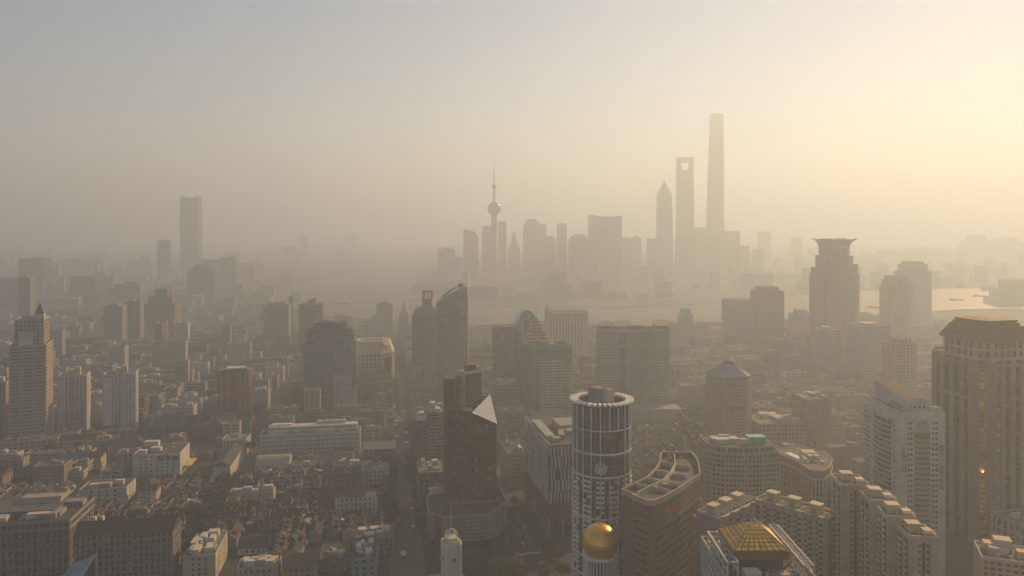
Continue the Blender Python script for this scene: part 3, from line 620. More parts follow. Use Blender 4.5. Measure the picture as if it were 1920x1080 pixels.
    onface(0, 0, 1, 4.5, 22.8, MAUVE, 'panel'); onface(1, 0, .38, 4.6, 22.8, MAUVE, 'panel'); onface(1, .4, .78, 16, 22.8, REDP, 'panel'); onface(1, .4, .78, 5, 15.9, BLACK, 'panel'); onface(1, .8, 1, 4.6, 22.8, MAUVE, 'panel')
    for k, (f1, z0, z1) in enumerate(((.42, 17, 22.8), (.34, 11, 16.9), (.26, 4.6, 10.9))): onface(2, 0, f1, z0, z1, MAUVE, 'panel')
    for k in range(6): onface(2, .3 if k < 4 else .42, .84, 6.5 + k * 2.8, 7.2 + k * 2.8, DGREY, 'louvre', .12)
    for k in range(4): onface(2, .44 + k * .14, .57 + k * .14, 4.8, 22.6, GREY, 'panel', .05)
    a, b = Vector((*PP[2], 0)), Vector((*PP[3], 0)); dr = (b - a).normalized(); o = a + dr * 5 + Vector((dr.y, -dr.x, 0)) * .4; m = MB()
    for (u0, v0, u1, v1) in ((0, 19.2, 2.2, 20.4), (.8, 17.4, 3.2, 19), (2.4, 21, 1, 17), (3.6, 20.6, 2.2, 16.6), (.2, 16.8, 3.2, 17.2)): m.tube(o + dr * u0 + Vector((0, 0, v0)), o + dr * u1 + Vector((0, 0, v1)), .2, k=5)
    obj('logo', m.mesh(BLACK), p)
    for i in (3, 4):
        a, b = PP[i], PP[(i + 1) % 7]; obj('rail', MB().tube((*a, zp + 2), (*b, zp + 2), .22).mesh(METALW), p)
    a, b = PP[0], PP[1]; obj('rail', MB().tube((*a, zp + 2), (*b, zp + 2), .16).mesh(METALW), p)
    for k in range(5): bx('terrace_post', p, STEEL, PP[0][0] + 3 + k * 2.8, PP[1][1] + 8 - k * 1.2, zp + .3, .25, .25, 5)
    bx('terrace_canopy', p, GREY, PP[0][0] + 8, PP[0][1] + 4, zp + 5, 12, 12, .4, .2); bx('garden_wall', p, BROWN, 2, -16, zp + .3, 44, .6, 2.2, .12)
    return zp, cx, cy
dark_tower()
def striped_building():
    Z = 70.0; A, B, C = (28, 577), (10.5, 660), (62, 585); cx, cy = 38.0, 618.0
    P = [(10.5 - cx, 660 - cy), (28 - cx, 577 - cy), (68 - cx, 585.5 - cy), (52 - cx, 668 - cy)]
    t = thing('striped_block', 'dark glass block patterned with staggered white vertical panels', 'office building', (cx, cy, 0)); land('white-striped block', cx, cy); ex(cx, cy, 42); ex(cx - 12, cy + 20, 25)
    obj('glazing', MB().prism(inset(P, .3), 6, Z).mesh(GLASSD), t); rr = random.Random(21)
    low = mk('rust_panel', (.13, .06, .045), .6, .3); obj('lower_wall', MB().prism(inset(P, .1), 14, 26).mesh(low), t); obj('shopfront', MB().prism(inset(P, 2.5), 0, 14).mesh(BLACK), t)
    for i, n in ((0, 34), (1, 15)):
        a, b = P[i], P[i + 1]; g = math.atan2(b[1] - a[1], b[0] - a[0]); Ln = math.dist(a, b)
        for r_ in range(5):
            z0 = 26.5 + r_ * 8.6
            for j in range(n):
                f = (j + .5 + (.28 if r_ % 2 else 0) + rr.uniform(-.12, .12)) / n
                if f > .985 or rr.random() < .1: continue
                bx('panel', t, WHITE if rr.random() < .8 else CREAM, a[0] + (b[0] - a[0]) * f + math.sin(g) * .05, a[1] + (b[1] - a[1]) * f - math.cos(g) * .05, z0 + .25, Ln / n * rr.uniform(.38, .62), .4, 8.1, g)
            bx('floor_band', t, DGREY, (a[0] + b[0]) / 2, (a[1] + b[1]) / 2, z0 - .2, Ln, .5, .45, g)
        for j in range(0, n + 1, 4):
            f = min(j / n, .99); bx('column', t, GREY, a[0] + (b[0] - a[0]) * f, a[1] + (b[1] - a[1]) * f, 0, 1.6, 1.2, 14.2, g)
    flat_roof(t, P, Z, mk('dark_roof', (.05, .055, .055), .8, .4), CREAM, 1.2)
    bx('skylight', t, mk('green_skylight', (.33, .42, .33), .35, .15), -13, 2, Z + .4, 7, 50, 2.2, rad(11.5))
    for k in range(7): bx('skylight_rib', t, GREY, -13 + (k - 3) * -1.4, 2 + (k - 3) * 7, Z + 2.5, 7.3, .5, .35, rad(11.5))
    clutter(t, 24, 60, Z + .4, 14, [GREY, DGREY], rr, 6, 4); bx('plant_room', t, GREY, 6, 10, Z + .4, 17, 24, 5, rad(11)); bx('plant_room', t, TAN, -4, -30, Z + .4, 6, 5, 3, rad(11))
striped_building()
def clock_tower():
    D = 478.0; cx, cy = xat(845, D), D + 5; Z = zat(1022, D)
    t = thing('stone_tower', 'slender pale stone tower with an open lattice crown and thin mast', 'tower', (cx, cy, 0), rad(24)); land('pale stone lattice tower', cx, cy); ex(cx, cy, 8)
    P = chamfer(10.6, 10.6, 1.2); st_ = mk('weathered_cream_stone', (.5, .46, .36), .85, .45, .35, streak=1.2)
    obj('wall', MB().prism(P, 0, Z).mesh(st_), t)
    for i, (x, y) in enumerate(((-3.9, -5.2), (-1.3, -5.2), (1.3, -5.2), (3.9, -5.2), (-5.2, -3.9), (-5.2, 0), (-5.2, 3.9), (5.2, -3.9), (5.2, 0), (5.2, 3.9))): bx('rib', t, st_, x, y, 0, .7, .7, Z - 1.2)
    bx('window', t, BLACK, .2, -5.35, Z - 11, 1.9, .3, 2.6); bx('window', t, BLACK, -5.35, 0, Z - 11, .3, 1.9, 2.6)
    obj('cornice', MB().prism(scl(P, 1.06), Z - 1, Z).mesh(st_), t); obj('parapet', MB().ring(P, inset(P, .6), Z, Z + 1.3).mesh(st_), t)
    obj('upper_stage', MB().prism(chamfer(6.8, 6.8, .8), Z, Z + 3.2).mesh(st_), t); m = MB(); zz = Z + 3.2
    q = [(-3, -3), (3, -3), (3, 3), (-3, 3)]
    for i in range(4):
        a, b = q[i], q[(i + 1) % 4]
        m.tube((*a, zz), (*a, zz + 3.4), .2); m.tube((*a, zz + 3.2), (*b, zz + 3.2), .16)
        for k in range(3):
            f0, f1 = k / 3, (k + 1) / 3; L_ = lambda f, z: (a[0] + (b[0] - a[0]) * f, a[1] + (b[1] - a[1]) * f, z)
            m.tube(L_(f0, zz), L_(f1, zz + 3.2), .11, k=4); m.tube(L_(f1, zz), L_(f0, zz + 3.2), .11, k=4)
        m.tube((*a, zz + 3.2), (0, 0, zz + 5.4), .14)
    obj('lattice_crown', m.mesh(METALW), t); obj('mast', MB().tube((0, 0, zz + 5), (0, 0, zz + 19), .16, .08).mesh(METALW), t)
    bx('base_hall', t, GREY, 0, 6, 0, 22, 18, 11)
clock_tower()
def green_tower():
    t, P, Z, wd, dp = hero('green_tower', 'green-framed beige grid tower with curved balconies on one corner', 'green-framed tower', 'tower', 1003, 1074, 650, 905, 30, GR, fh=3.5, bh=1.3, ps=3.2, pw=1.0, wall=GREENP, glass=GLASS)
    flat_roof(t, P, Z, DECK, GREENP, 1.2)
    bx('frame', t, GREENP, 0, -dp / 2 - .2, Z - 15, wd, .6, 3.2); bx('frame', t, GREENP, 0, -dp / 2 - .2, Z - 3, wd, .6, 3.4)
    g = rect(wd * .62, 3, -wd * .05, -dp / 2 - 1.4); facade(t, g, 0, Z - 17, 3.5, 1.3, 3.4, 1.0, CREAM, GLASS); flat_roof(t, g, Z - 17, CREAM, CREAM, .8)
    rm = MB().prism(ell(6, 5.5, 20), 0, 1, bottom=True).mesh(CREAM)
    for k in range(int((Z - 20) / 3.6)): obj('balcony', rm, t, (wd / 2 - 4.5, -dp / 2 + 2, k * 3.6), 0, (1, 1, 1.5))
    for k in range(4): bx('pediment', t, TAN, -wd * .42 + k * 2 if k < 2 else wd * .1 + k * 3, -dp * .2, Z, 4, 5, 4.5 + k % 2 * 3)
    for x in (-wd * .3, -wd * .18, wd * .2, wd * .33): bx('roof_pavilion', t, TAN, x, -dp * .25, Z + .3, 4.5, 5, 6)
    bx('podium', t, GREY, -8, -dp / 2 - 14, 0, 46, 22, 20)
    clutter(t, wd * .8, dp * .8, Z + .3, 7)
    # brown tower with stepped pyramid
    t, P, Z, wd, dp = hero('pyramid_tower', 'brown tower with a striped stepped pyramid top and tall spire', 'striped pyramid-top tower', 'tower', 984, 1037, 648, 965, 36, GR, fh=3.8, bh=1.4, ps=3.4, pw=1.1, wall=BROWN, glass=GLASS)
    zt = zat(597, 983); n = 8
    for k in range(n):
        q0, q1 = .86 * (1 - k / n * .94), .86 * (1 - (k + .9) / n * .94); z0 = Z + 1 + (zt - Z) * k / n; z1 = Z + 1 + (zt - Z) * (k + 1) / n
        obj('pyramid_step', MB().prism(scl(P, q0), z0, z1, top=[(x * q1, y * q1, z1) for x, y in P]).mesh(RED), t)
        obj('step_edge', MB().ring(scl(P, q0 + .03), scl(P, q0 - .1), z0, z0 + (z1 - z0) * .38).mesh(CREAM), t)
    obj('spire', MB().tube((0, 0, zt), (0, 0, zat(566, 983)), .45, .12).mesh(GREY), t); clutter(t, wd, dp, Z, 5)
    # blue-glass tower with arched crown
    t, P, Z, wd, dp = hero('arch_top_tower', 'blue-glass tower with an arched crown and pale vertical fins', 'arched blue-glass tower', 'tower', 971, 1007, 614, 1040, 24, GR, fh=3.8, bh=.9, ps=3.0, pw=.5, wall=DGREY, glass=GLASST)
    zt = zat(581, 1040) - Z; k = 14; prof = [(-wd / 2 * math.cos(math.pi * i / k), Z + zt * math.sin(math.pi * i / k)) for i in range(k + 1)]
    m = MB(); n = len(prof); m.v = [(x, -dp / 2 + .4, z) for x, z in prof] + [(x, dp / 2 - .4, z) for x, z in prof]; m.f = [tuple(range(n)), tuple(range(2 * n - 1, n - 1, -1))] + [(i, i + n, i + n + 1, i + 1) for i in range(n - 1)]
    obj('arched_crown', m.mesh(GLASST), t)
    for i in (-2, 1):
        x = i * wd / 8; bx('fin', t, STEEL, x, -dp / 2, Z - 14, .7, .8, 14 + zt * math.sqrt(max(.05, 1 - (2 * x / wd) ** 2)))
green_tower()
def slab_hotel():
    t, P, Z, wd, dp = hero('slab_hotel', 'broad grey-green hotel slab with vertical ribs and a dark central recess', 'broad grey hotel slab', 'hotel', 1124, 1257, 617, 955, 26, rad(2), fh=3.5, bh=1.5, ps=2.9, pw=1.1, wall=mk('grey_green_render', (.3, .32, .3), .8, .2), glass=GLASS)
    flat_roof(t, P, Z, DECK, DGREY, 1.4)
    bx('recess_panel', t, DGREY, -wd * .17, -dp / 2 - .1, 0, wd * .1, .5, Z - 3); bx('top_band', t, MATS['grey_green_render'], 0, -dp / 2 - .2, Z - 4, wd + .5, .9, 4)
    for z in (Z - 22, Z - 42): bx('plain_band', t, MATS['grey_green_render'], 0, -dp / 2 - .15, z, wd, .5, 2.4)
    for k in range(7): bx('rib', t, GREY, -wd * .02 + k * wd * .04, -dp / 2 - .5, 0, .8, 1.2, Z - 4)
    for k in range(5): bx('plant_room', t, DGREY, -wd * .4 + k * wd * .2, 0, Z + .3, wd * .16, 12, R.uniform(1.5, 3))
    bx('podium', t, GREY, 0, -dp / 2 - 16, 0, wd * 1.15, 26, 14)
    t, P, Z, wd, dp = hero('glass_pyramid_tower', 'beige octagonal tower under a truncated blue-grey glass pyramid', 'glass-pyramid beige tower', 'tower', 1343, 1419, 716, 805, 38, rad(9), poly=lambda a, b: chamfer(a, b, 9), fh=3.5, bh=1.7, ps=3.6, pw=1.7, wall=TAN, glass=GLASS)
    flat_roof(t, P, Z, DECK, TAN, 1.0); Q = scl(P, .93); z2 = Z + 5; facade(t, Q, Z + .3, z2, 3.2, 1.0, 3, 1, TAN, GLASS)
    zt = zat(684, 815); n = 7; py = obj('pyramid_roof', MB().prism(scl(P, .99), z2, z2, top=[(x * .26, y * .26, zt) for x, y in P]).mesh(GLASSS), t)
    for k in range(1, n): f = k / n; q = .99 + (.26 - .99) * f; z = z2 + (zt - z2) * f; obj('glazing_bar', MB().ring(scl(P, q + .012), scl(P, q - .02), z - .15, z + .2).mesh(GREY), py)
    for i in range(8):
        a, b = P[i], P[(i + 1) % 8]
        for j in range(4):
            x, y = a[0] + (b[0] - a[0]) * j / 4, a[1] + (b[1] - a[1]) * j / 4; obj('glazing_bar', MB().tube((x * .995, y * .995, z2), (x * .265, y * .265, zt + .1), .14, k=4).mesh(GREY), py)
    obj('lantern', MB().prism(scl(P, .24), zt, zt + 2.5).mesh(DGREY), t); obj('lantern_cap', MB().prism(scl(P, .27), zt + 2.5, 0, top=[(x * .12, y * .12, zt + 5) for x, y in P]).mesh(GLASSS), t)
    bx('sign_band', t, mk('purple_sign', (.16, .12, .2), .5, .1), 0, -dp / 2 - .3, Z - 4, wd * .5, .5, 3); bx('brick_panel', t, RED, 0, -dp / 2 - .35, Z - 30, wd * .42, .5, 5); bx('brick_panel', t, RED, 0, -dp / 2 - .35, 8, wd * .42, .5, 5)
slab_hotel()
def mid_towers():
    j = dict(join=False)
    t, P, Z, wd, dp = hero('column_office', 'pale office block with white vertical columns near the river', 'white-columned office', 'office building', 1030, 1104, 588, 1350, 34, rad(4), poly=lambda a, b: chamfer(a, b, 5), fh=4, bh=1.2, ps=5.5, pw=2.0, wall=CREAM, glass=GLASS); flat_roof(t, P, Z, DECK, CREAM, 3); clutter(t, wd, dp, Z, 4)
    t, P, Z, wd, dp = hero('dark_slab', 'plain dark grey office slab left of the green-framed tower', 'plain dark office slab', 'office building', 927, 972, 614, 1120, 28, GR, fh=3.6, bh=.9, ps=4, pw=.5, wall=DGREY, glass=GLASSD); flat_roof(t, P, Z, DECK, DGREY); clutter(t, wd, dp, Z, 4)
    # curved dark tower with slanted top
    D = 1110.0; a, b = xat(877, D) - xat(815, D), 40; cx, cy = xat(846, D), D + 18; zl, zr = zat(566, D), zat(537, D)
    t = thing('curved_glass_tower', 'dark elliptical glass tower with a slanted scooped top', 'tower', (cx, cy, 0)); land('dark elliptical tower', cx, cy); ex(cx, cy, 30)
    E = ell(a / 2, b / 2, 36); top = [(x, y, zl - 4 + (zr - zl + 4) * (1 - (1 - (x / (a / 2) + 1) / 2) ** 2.3) - 7 * max(0, -y / (b / 2)) ** 2 * .6) for x, y in E]
    obj('glazing', MB().prism(inset(E, .35), 0, 0, top=[(x * .985, y * .985, z) for x, y, z in top]).mesh(mk_glass('deep_blue_glass', (.02, .034, .042), .12)), t)
    rm = MB().ring(E, inset(E, .7), 0, 1).mesh(mk('deep_blue_band', (.06, .085, .095), .4, .2)); nf = int(zl / 3.9) - 1
    for k in range(nf): obj('floor_band', rm, t, (0, 0, 3 + k * 3.9), 0, (1, 1, 1.1))
    m = MB()
    for i in range(36):
        p, q = top[i], top[(i + 1) % 36]; m.tube(p, q, .6, k=5)
    obj('rim', m.mesh(STEEL), t); obj('roof_glass', MB().prism(scl(E, .9), zl - 8, 0, top=[(x * .9, y * .9, z - 2) for x, y, z in top]).mesh(GLASSS), t)
    bx('end_fin', t, STEEL, a / 2 - .6, -2, 0, 1.6, 5, zr - 3); bx('plant_room', t, DGREY, a * .26, 4, zr - 8, 7, 6, 11); bx('plant_room', t, GREY, a * .42, 4, zr - 8, 3, 4, 8)
    # brown tower with open lantern
    t, P, Z, wd, dp = hero('lantern_tower', 'brown shouldered tower topped by an open square lantern', 'brown lantern tower', 'tower', 772, 820, 592, 1165, 36, rad(-4), fh=3.6, bh=1.3, ps=4, pw=1.5, wall=BROWN, glass=GLASS)
    up = scl(P, .72, 3, 0); z2 = zat(577, 1165); obj('shoulder', MB().prism(P, Z, 0, top=[(x, y, z2) for x, y in up]).mesh(BROWN), t)
    sq = rect(15, 15, 2, 0); z3 = zat(562, 1165); obj('lantern_base', MB().prism(sq, Z, z3).mesh(BROWN), t); z4 = zat(548, 1165)
    for x, y in inset(sq, 1.2): bx('lantern_post', t, BROWN, x, y, z3, 2.2, 2.2, z4 - z3)
    bx('lantern_roof', t, BROWN, 2, 0, z4, 15.6, 15.6, 1.8); bx('lantern_core', t, CREAM, 2, 0, z3, 3, 3, z4 - z3)
    # big dark office with stepped head
    t, P, Z, wd, dp = hero('banded_office', 'big blue-grey office slab with horizontal bands and stepped head', 'blue-grey banded office', 'office building', 570, 667, 641, 985, 40, GR, poly=lambda a, b: chamfer(a, b, 5), fh=3.7, bh=1.6, ps=0, wall=mk('blue_grey_cladding', (.13, .15, .16), .6, .2), glass=GLASSB)
    m = MATS['blue_grey_cladding']
    for k, (q, top) in enumerate(((.93, 628), (.84, 618), (.64, 607))):
        z = zat(top, 985); Q = scl(P, q); facade(t, Q, Z + .02 * k, z, 3.5, 1.4, 0, 0, m, GLASSB); flat_roof(t, Q, z, DECK, m, 1.0); Z2 = z
    clutter(t, wd * .5, dp * .5, Z2, 6)
    for k in (-1, 1): obj('crane_arm', MB().tube((k * wd * .47, 0, Z), (k * wd * .38, -3, Z + 7), .4).mesh(STEEL), t)
    bx('front_block', t, GREY, wd * .24, -dp / 2 - 7, 0, wd * .33, 13, 44)
    # octagonal stone building with lit roof facet
    D = 1165.0; cx, cy = xat(693, D), D + 30; Z = zat(664, D)
    t = thing('octagon_building', 'cream stone building with a sloped polygonal roof and framed dark window', 'building', (cx, cy, 0), rad(4)); land('cream polygonal-roof building', cx, cy); ex(cx, cy, 36)
    P = chamfer(62, 60, 15); facade(t, P, 0, Z, 5.5, 1.8, 6, 2.2, CREAM, GLASS); zt = zat(640, D + 10)
    obj('roof', MB().prism(scl(P, 1.02), Z, 0, top=[(x * .8, y * .8, zt) for x, y in P]).mesh(CREAM), t); obj('roof_well', MB().prism(scl(P, .62), zt - 5, zt + .2).mesh(DGREY), t); obj('roof_facet', MB().quad((14, -20, zt + 5), (22, -10, zt + 5), (28, -14, zt - 6), (19, -26, zt - 6)).quad((19, -26, zt - 6.4), (28, -14, zt - 6.4), (22, -10, zt + 4.6), (14, -20, zt + 4.6)).mesh(PINK), t)
    a, b = P[1], P[2]; g = math.atan2(b[1] - a[1], b[0] - a[0]); bx('big_window_frame', t, CREAM, (a[0] + b[0]) / 2 + .3, (a[1] + b[1]) / 2 - .5, Z * .22, 17, 1.6, Z * .7, g); bx('big_window', t, GLASSD, (a[0] + b[0]) / 2 + .7, (a[1] + b[1]) / 2 - 1, Z * .28, 13, 1.6, Z * .58, g)
    t, P, Z, wd, dp = hero('dark_point_tower', 'dark slab tower with a slanted rooftop box at the river bend', 'dark river-bend tower', 'tower', 561, 602, 572, 1410, 34, GR, fh=3.8, bh=.9, ps=5, pw=.9, wall=DGREY, glass=GLASSD); flat_roof(t, P, Z, DECK, DGREY); z2 = zat(559, 1410); q = rect(16, 18, 2, 0); obj('roof_box', MB().prism(q, Z, 0, top=[(*q[0], z2 - 5), (*q[1], z2), (*q[2], z2), (*q[3], z2 - 5)]).mesh(GREY), t)
    t, P, Z, wd, dp = hero('brick_tower', 'red-brown brick tower with pale horizontal window bands', 'red-brown brick tower', 'tower', 410, 465, 697, 885, 30, GR, fh=3.6, bh=2.1, ps=7, pw=2.4, wall=RED, glass=GLASSS); flat_roof(t, P, Z, DECK, RED, 1.6); bx('stair_tower', t, RED, 0, -dp / 2 - .5, 0, wd * .2, 2, Z + 1); bx('crown_frame', t, WHITE, 0, 0, Z + 2.2, wd * .6, dp * .5, .5); clutter(t, wd, dp, Z, 5); bx('side_fin', t, TAN, wd / 2 + .4, -4, 0, 1.2, 3, Z); bx('side_fin', t, TAN, wd / 2 + .4, 6, 0, 1.2, 3, Z - 4); bx('podium', t, RED, 2, -20, 0, 46, 14, 16)
    # left edge tower
    t, P, Z, wd, dp = hero('tiered_tower', 'tall tiered tower at left with heavy bands and spired top', 'tiered left-edge tower', 'tower', 24, 80, 650, 800, 40, rad(22), fh=3.7, bh=1.9, ps=11, pw=1.6, wall=mk('tan_band_stone', (.34, .27, .22), .8, .2), glass=GLASSB)
    m = MATS['tan_band_stone']; flat_roof(t, P, Z, DECK, m, 1.4); Q = scl(P, .8, 2, 4); z2 = zat(600, 810); facade(t, Q, Z, z2, 3.6, 1.5, 4, 1.2, m, GLASSB); flat_roof(t, Q, z2, DECK, m, 1.6)
    bx('corner_block', t, CREAM, -2, -dp * .38, Z, 13, 8, 15); q = rect(9, 9, 7, 4); obj('spire_base', MB().prism(q, z2, z2 + 5).mesh(CREAM), t); obj('spire', MB().prism(q, z2 + 5, 0, top=[(7 + (x - 7) * .08, 4 + (y - 4) * .08, z2 + 17) for x, y in q]).mesh(DGREY), t); clutter(t, wd, dp, z2, 4)
    for q in (rect(60, 18, 0, -30), rect(22, 44, 36, -2)): facade(t, q, 0, 15, 4, 1.8, 5, 1.6, m, GLASSB); flat_roof(t, q, 15, DECK, m, 1.2)
    clutter(t, 50, 12, 15.3, 6, None, None, 0, -30); clutter(t, 16, 36, 15.3, 6, None, None, 36, -2)
    for k, (x0, x1, tp, D, lab, sh) in enumerate(((112, 158, 706, 872, 'white apartment tower beside tall tiered tower, left of its twin', 'left white twin tower'), (198, 250, 703, 868, 'white apartment tower with balcony columns, right one of the twin pair', 'right white twin tower'))):
        t, P, Z, wd, dp = hero('twin_apartment_tower', lab, sh, 'apartment building', x0, x1, tp, D, 24, rad(20), group='twin white apartment towers', fh=3.1, bh=1.5, ps=3.6, pw=1.7, wall=WHITE, glass=GLASS); flat_roof(t, P, Z, DECK, WHITE)
        bx('recess_panel', t, GREY, 0, -dp / 2 - .1, 0, 3.5, .6, Z); bx('side_wing', t, WHITE, -wd * .34, -dp / 2 - 1.2, 0, wd * .22, 3, Z - 2); bx('lift_house', t, CREAM, 0, 1, Z + .3, 9, 8, 6); bx('lift_house', t, CREAM, 4, -2, Z + .3, 6, 5, 9)
        for f in range(int(Z / 3.1) - 1): bx('balcony', t, WHITE, wd * .28, -dp / 2 - .8, 2.2 + f * 3.1, 5, 1.6, 1.0); bx('balcony', t, WHITE, wd / 2 + .7, -4, 2.2 + f * 3.1, 1.5, 5, 1.0)
    t, P, Z, wd, dp = hero('tan_tower', 'tan apartment tower cut by the left picture edge', 'tan left-edge apartments', 'apartment building', -30, 6, 720, 830, 24, rad(22), fh=3.1, bh=1.6, ps=3.4, pw=1.3, wall=TAN, glass=GLASS); flat_roof(t, P, Z, DECK, TAN); bx('lift_house', t, CREAM, 4, 0, Z, 7, 7, 5)
mid_towers()
# ================================================================== FAR TOWERS
def crown_tower():
    D = 1370.0; cx, cy = xat(1564, D + 30), D + 30; g = rad(6); px = D / F
    t = thing('lotus_crown_tower', 'tall stepped tower with a flared lotus-like crown', 'tower', (cx, cy, 0), g); land('lotus-crown tower', cx, cy); ex(cx, cy, 60)
    Zf = lambda y: zat(y, D); W = 80 * px
    st_ = mk('far_stone', (.3, .28, .24), .8, .2)
    facade(t, chamfer(W * .97, W * .8, 10), 0, Zf(515), 3.8, 1.2, 4.4, 2.0, st_, GLASS, join=True)
    facade(t, chamfer(W * .88, W * .8, 9), Zf(515), Zf(503), 3.8, 1.2, 4.4, 2, st_, GLASS, join=True)
    for s in (-1, 1): bx('corner_turret', t, st_, s * W * .42, -W * .2, Zf(515), W * .09, W * .12, Zf(496) - Zf(515))
    facade(t, chamfer(W * .72, W * .66, 9), Zf(503), Zf(481), 4, 1.2, 4.4, 2, st_, GLASS, join=True)
    obj('cornice', MB().prism(chamfer(W * .75, W * .7, 9), Zf(481), Zf(480)).mesh(st_), t)
    neck = chamfer(W * .6, W * .56, 9); facade(t, neck, Zf(480), Zf(463), 4, 1, 3.4, 1.2, st_, GLASS, join=True)
    obj('crown_core', MB().prism(neck, Zf(463), 0, top=[(x * 1.12, y * 1.12, Zf(449)) for x, y in neck]).mesh(st_), t)
    for i in range(8):
        a, b = neck[i], neck[(i + 1) % 8]; z0, z1 = Zf(466), Zf(447.5)
        prof = [(1.0, z0), (1.06, z0 + (z1 - z0) * .35), (1.2, z0 + (z1 - z0) * .68), (1.46, z0 + (z1 - z0) * .93), (1.5, z1)]
        m = MB()
        c = ((a[0] + b[0]) / 2, (a[1] + b[1]) / 2); tip = a if i % 2 == 0 else b
        for (q0, za), (q1, zb) in zip(prof[:-1], prof[1:]):
            for p0, p1 in ((a, b),):
                s0 = 1; m.quad((p0[0] * q0, p0[1] * q0, za), (p1[0] * q0, p1[1] * q0, za), (p1[0] * q1, p1[1] * q1, zb), (p0[0] * q1, p0[1] * q1, zb))
                m.quad((p1[0] * q0 * .97, p1[1] * q0 * .97, za + .3), (p0[0] * q0 * .97, p0[1] * q0 * .97, za + .3), (p0[0] * q1 * .96, p0[1] * q1 * .96, zb + .2), (p1[0] * q1 * .96, p1[1] * q1 * .96, zb + .2))
        if i % 2 == 1: obj('crown_petal', m.mesh(st_), t)
        else:
            m2 = MB()
            for (q0, za), (q1, zb) in zip(prof[:-2], prof[1:-1]): m2.quad((a[0] * min(q0, 1.22), a[1] * min(q0, 1.22), za), (b[0] * min(q0, 1.22), b[1] * min(q0, 1.22), za), (b[0] * min(q1, 1.22), b[1] * min(q1, 1.22), zb), (a[0] * min(q1, 1.22), a[1] * min(q1, 1.22), zb))
            obj('crown_petal', m2.mesh(st_), t)
crown_tower()
FAR = mk('hazy_concrete', (.22, .22, .215), .8, .2)
FARD = mk('hazy_dark_glass', (.07, .08, .085), .4, .2)
FARP = mk('hazy_pale_stone', (.38, .36, .32), .8, .2)
def far(name, label, short, x0, x1, top, D, dep=None, mat=FAR, cat='tower', rot=GR, steps=(), fh=4.2, bh=1.8, ps=5.0, pw=2.2, poly=None, glass=GLASS, roof=True, group=None, tilt=None):
    cx, cy, wd = at_px(x0, x1, D, dep or (x1 - x0) * D / F * .8, rot); dep = dep or wd * .8; z = zat(top, D)
    t = thing(name, label, cat, (cx, cy, 0), rot, group); ex(cx, cy, max(wd, dep) * .55)
    if short: land(short, cx, cy)
    P = poly(wd, dep) if poly else rect(wd, dep); facade(t, P, 0, z, fh, bh, ps, pw, mat, glass, join=True)
    if roof: flat_roof(t, P, z, DECK, mat, 1.5)
    zz = z
    for (q, tp) in steps:
        z2 = zat(tp, D); Q = scl(P, q); facade(t, Q, zz, z2, fh, bh, ps, pw, mat, glass, join=True); flat_roof(t, Q, z2, DECK, mat, 1.2); zz = z2
    if not steps and roof and R.random() < .7: bx('plant_room', t, mat, R.uniform(-.2, .2) * wd, 0, z + .2, wd * R.uniform(.25, .5), dep * .5, R.uniform(3, 6))
    return t, P, zz, wd, dep
# right-hand middle distance
far('office_tower', 'hazy grey office tower with a stepped cornice left of the lotus-crown tower', None, 1366, 1417, 566, 1520, rot=rad(3), steps=((.9, 563),))
t, P, z, wd, dp = far('office_tower', 'darker hazy tower with rooftop masts left of the lotus-crown tower', 'dark masted tower', 1421, 1471, 547, 1500, rot=rad(3), mat=FARD, steps=((.72, 540),))
obj('mast', MB().tube((-3, 0, z), (-3, 0, z + 9), .4).mesh(FAR), t); obj('mast', MB().tube((4, 0, z), (4, 0, z + 7), .4).mesh(FAR), t)
far('apartment_tower', 'pale ribbed tower with rounded head right of the lotus-crown tower', 'pale ribbed riverside tower', 1666, 1718, 536, 1500, rot=rad(4), mat=FARP, poly=lambda a, b: chamfer(a, b, 9), steps=((.86, 527), (.7, 519)), ps=6)
far('apartment_tower', 'hazy stepped slab tower rising behind the pale ribbed riverside tower', None, 1698, 1748, 510, 1950, rot=rad(4), steps=((.8, 497), (.6, 492)))
far('grid_block', 'white-gridded pale block in front of the lotus-crown tower', None, 1540, 1582, 620, 1180, rot=rad(8), mat=FARP, fh=4, ps=3.6, pw=1.3, cat='office building')
far('grid_block', 'beige gridded block between lotus-crown tower and gold-roof tower', None, 1612, 1672, 612, 1150, rot=rad(12), mat=FARP, fh=4, ps=4, pw=1.5, cat='office building')
far('stepped_block', 'tan stepped block directly left of the stepped gold-roof tower', None, 1676, 1722, 645, 980, rot=rad(10), mat=TAN, steps=((.7, 636),), cat='building')
far('stepped_block', 'hazy low stepped block right behind the stepped gold-roof tower', None, 1884, 1960, 560, 2300, rot=rad(5), steps=((.8, 545), (.5, 527)), cat='building')
far('stepped_block', 'hazy stone block with domed turret near the river bank', None, 1265, 1318, 609, 1480, mat=FARP, rot=rad(5), steps=((.45, 590), (.32, 582)), cat='building')
far('stepped_block', 'hazy pale block right of the lotus-crown tower at the water', None, 1604, 1640, 590, 1750, mat=FARP, rot=rad(5), cat='building')
far('stepped_block', 'hazy stepped block between dark masted tower and lotus-crown tower', None, 1490, 1524, 590, 1650, mat=FARP, rot=rad(5), steps=((.6, 583),), cat='building')
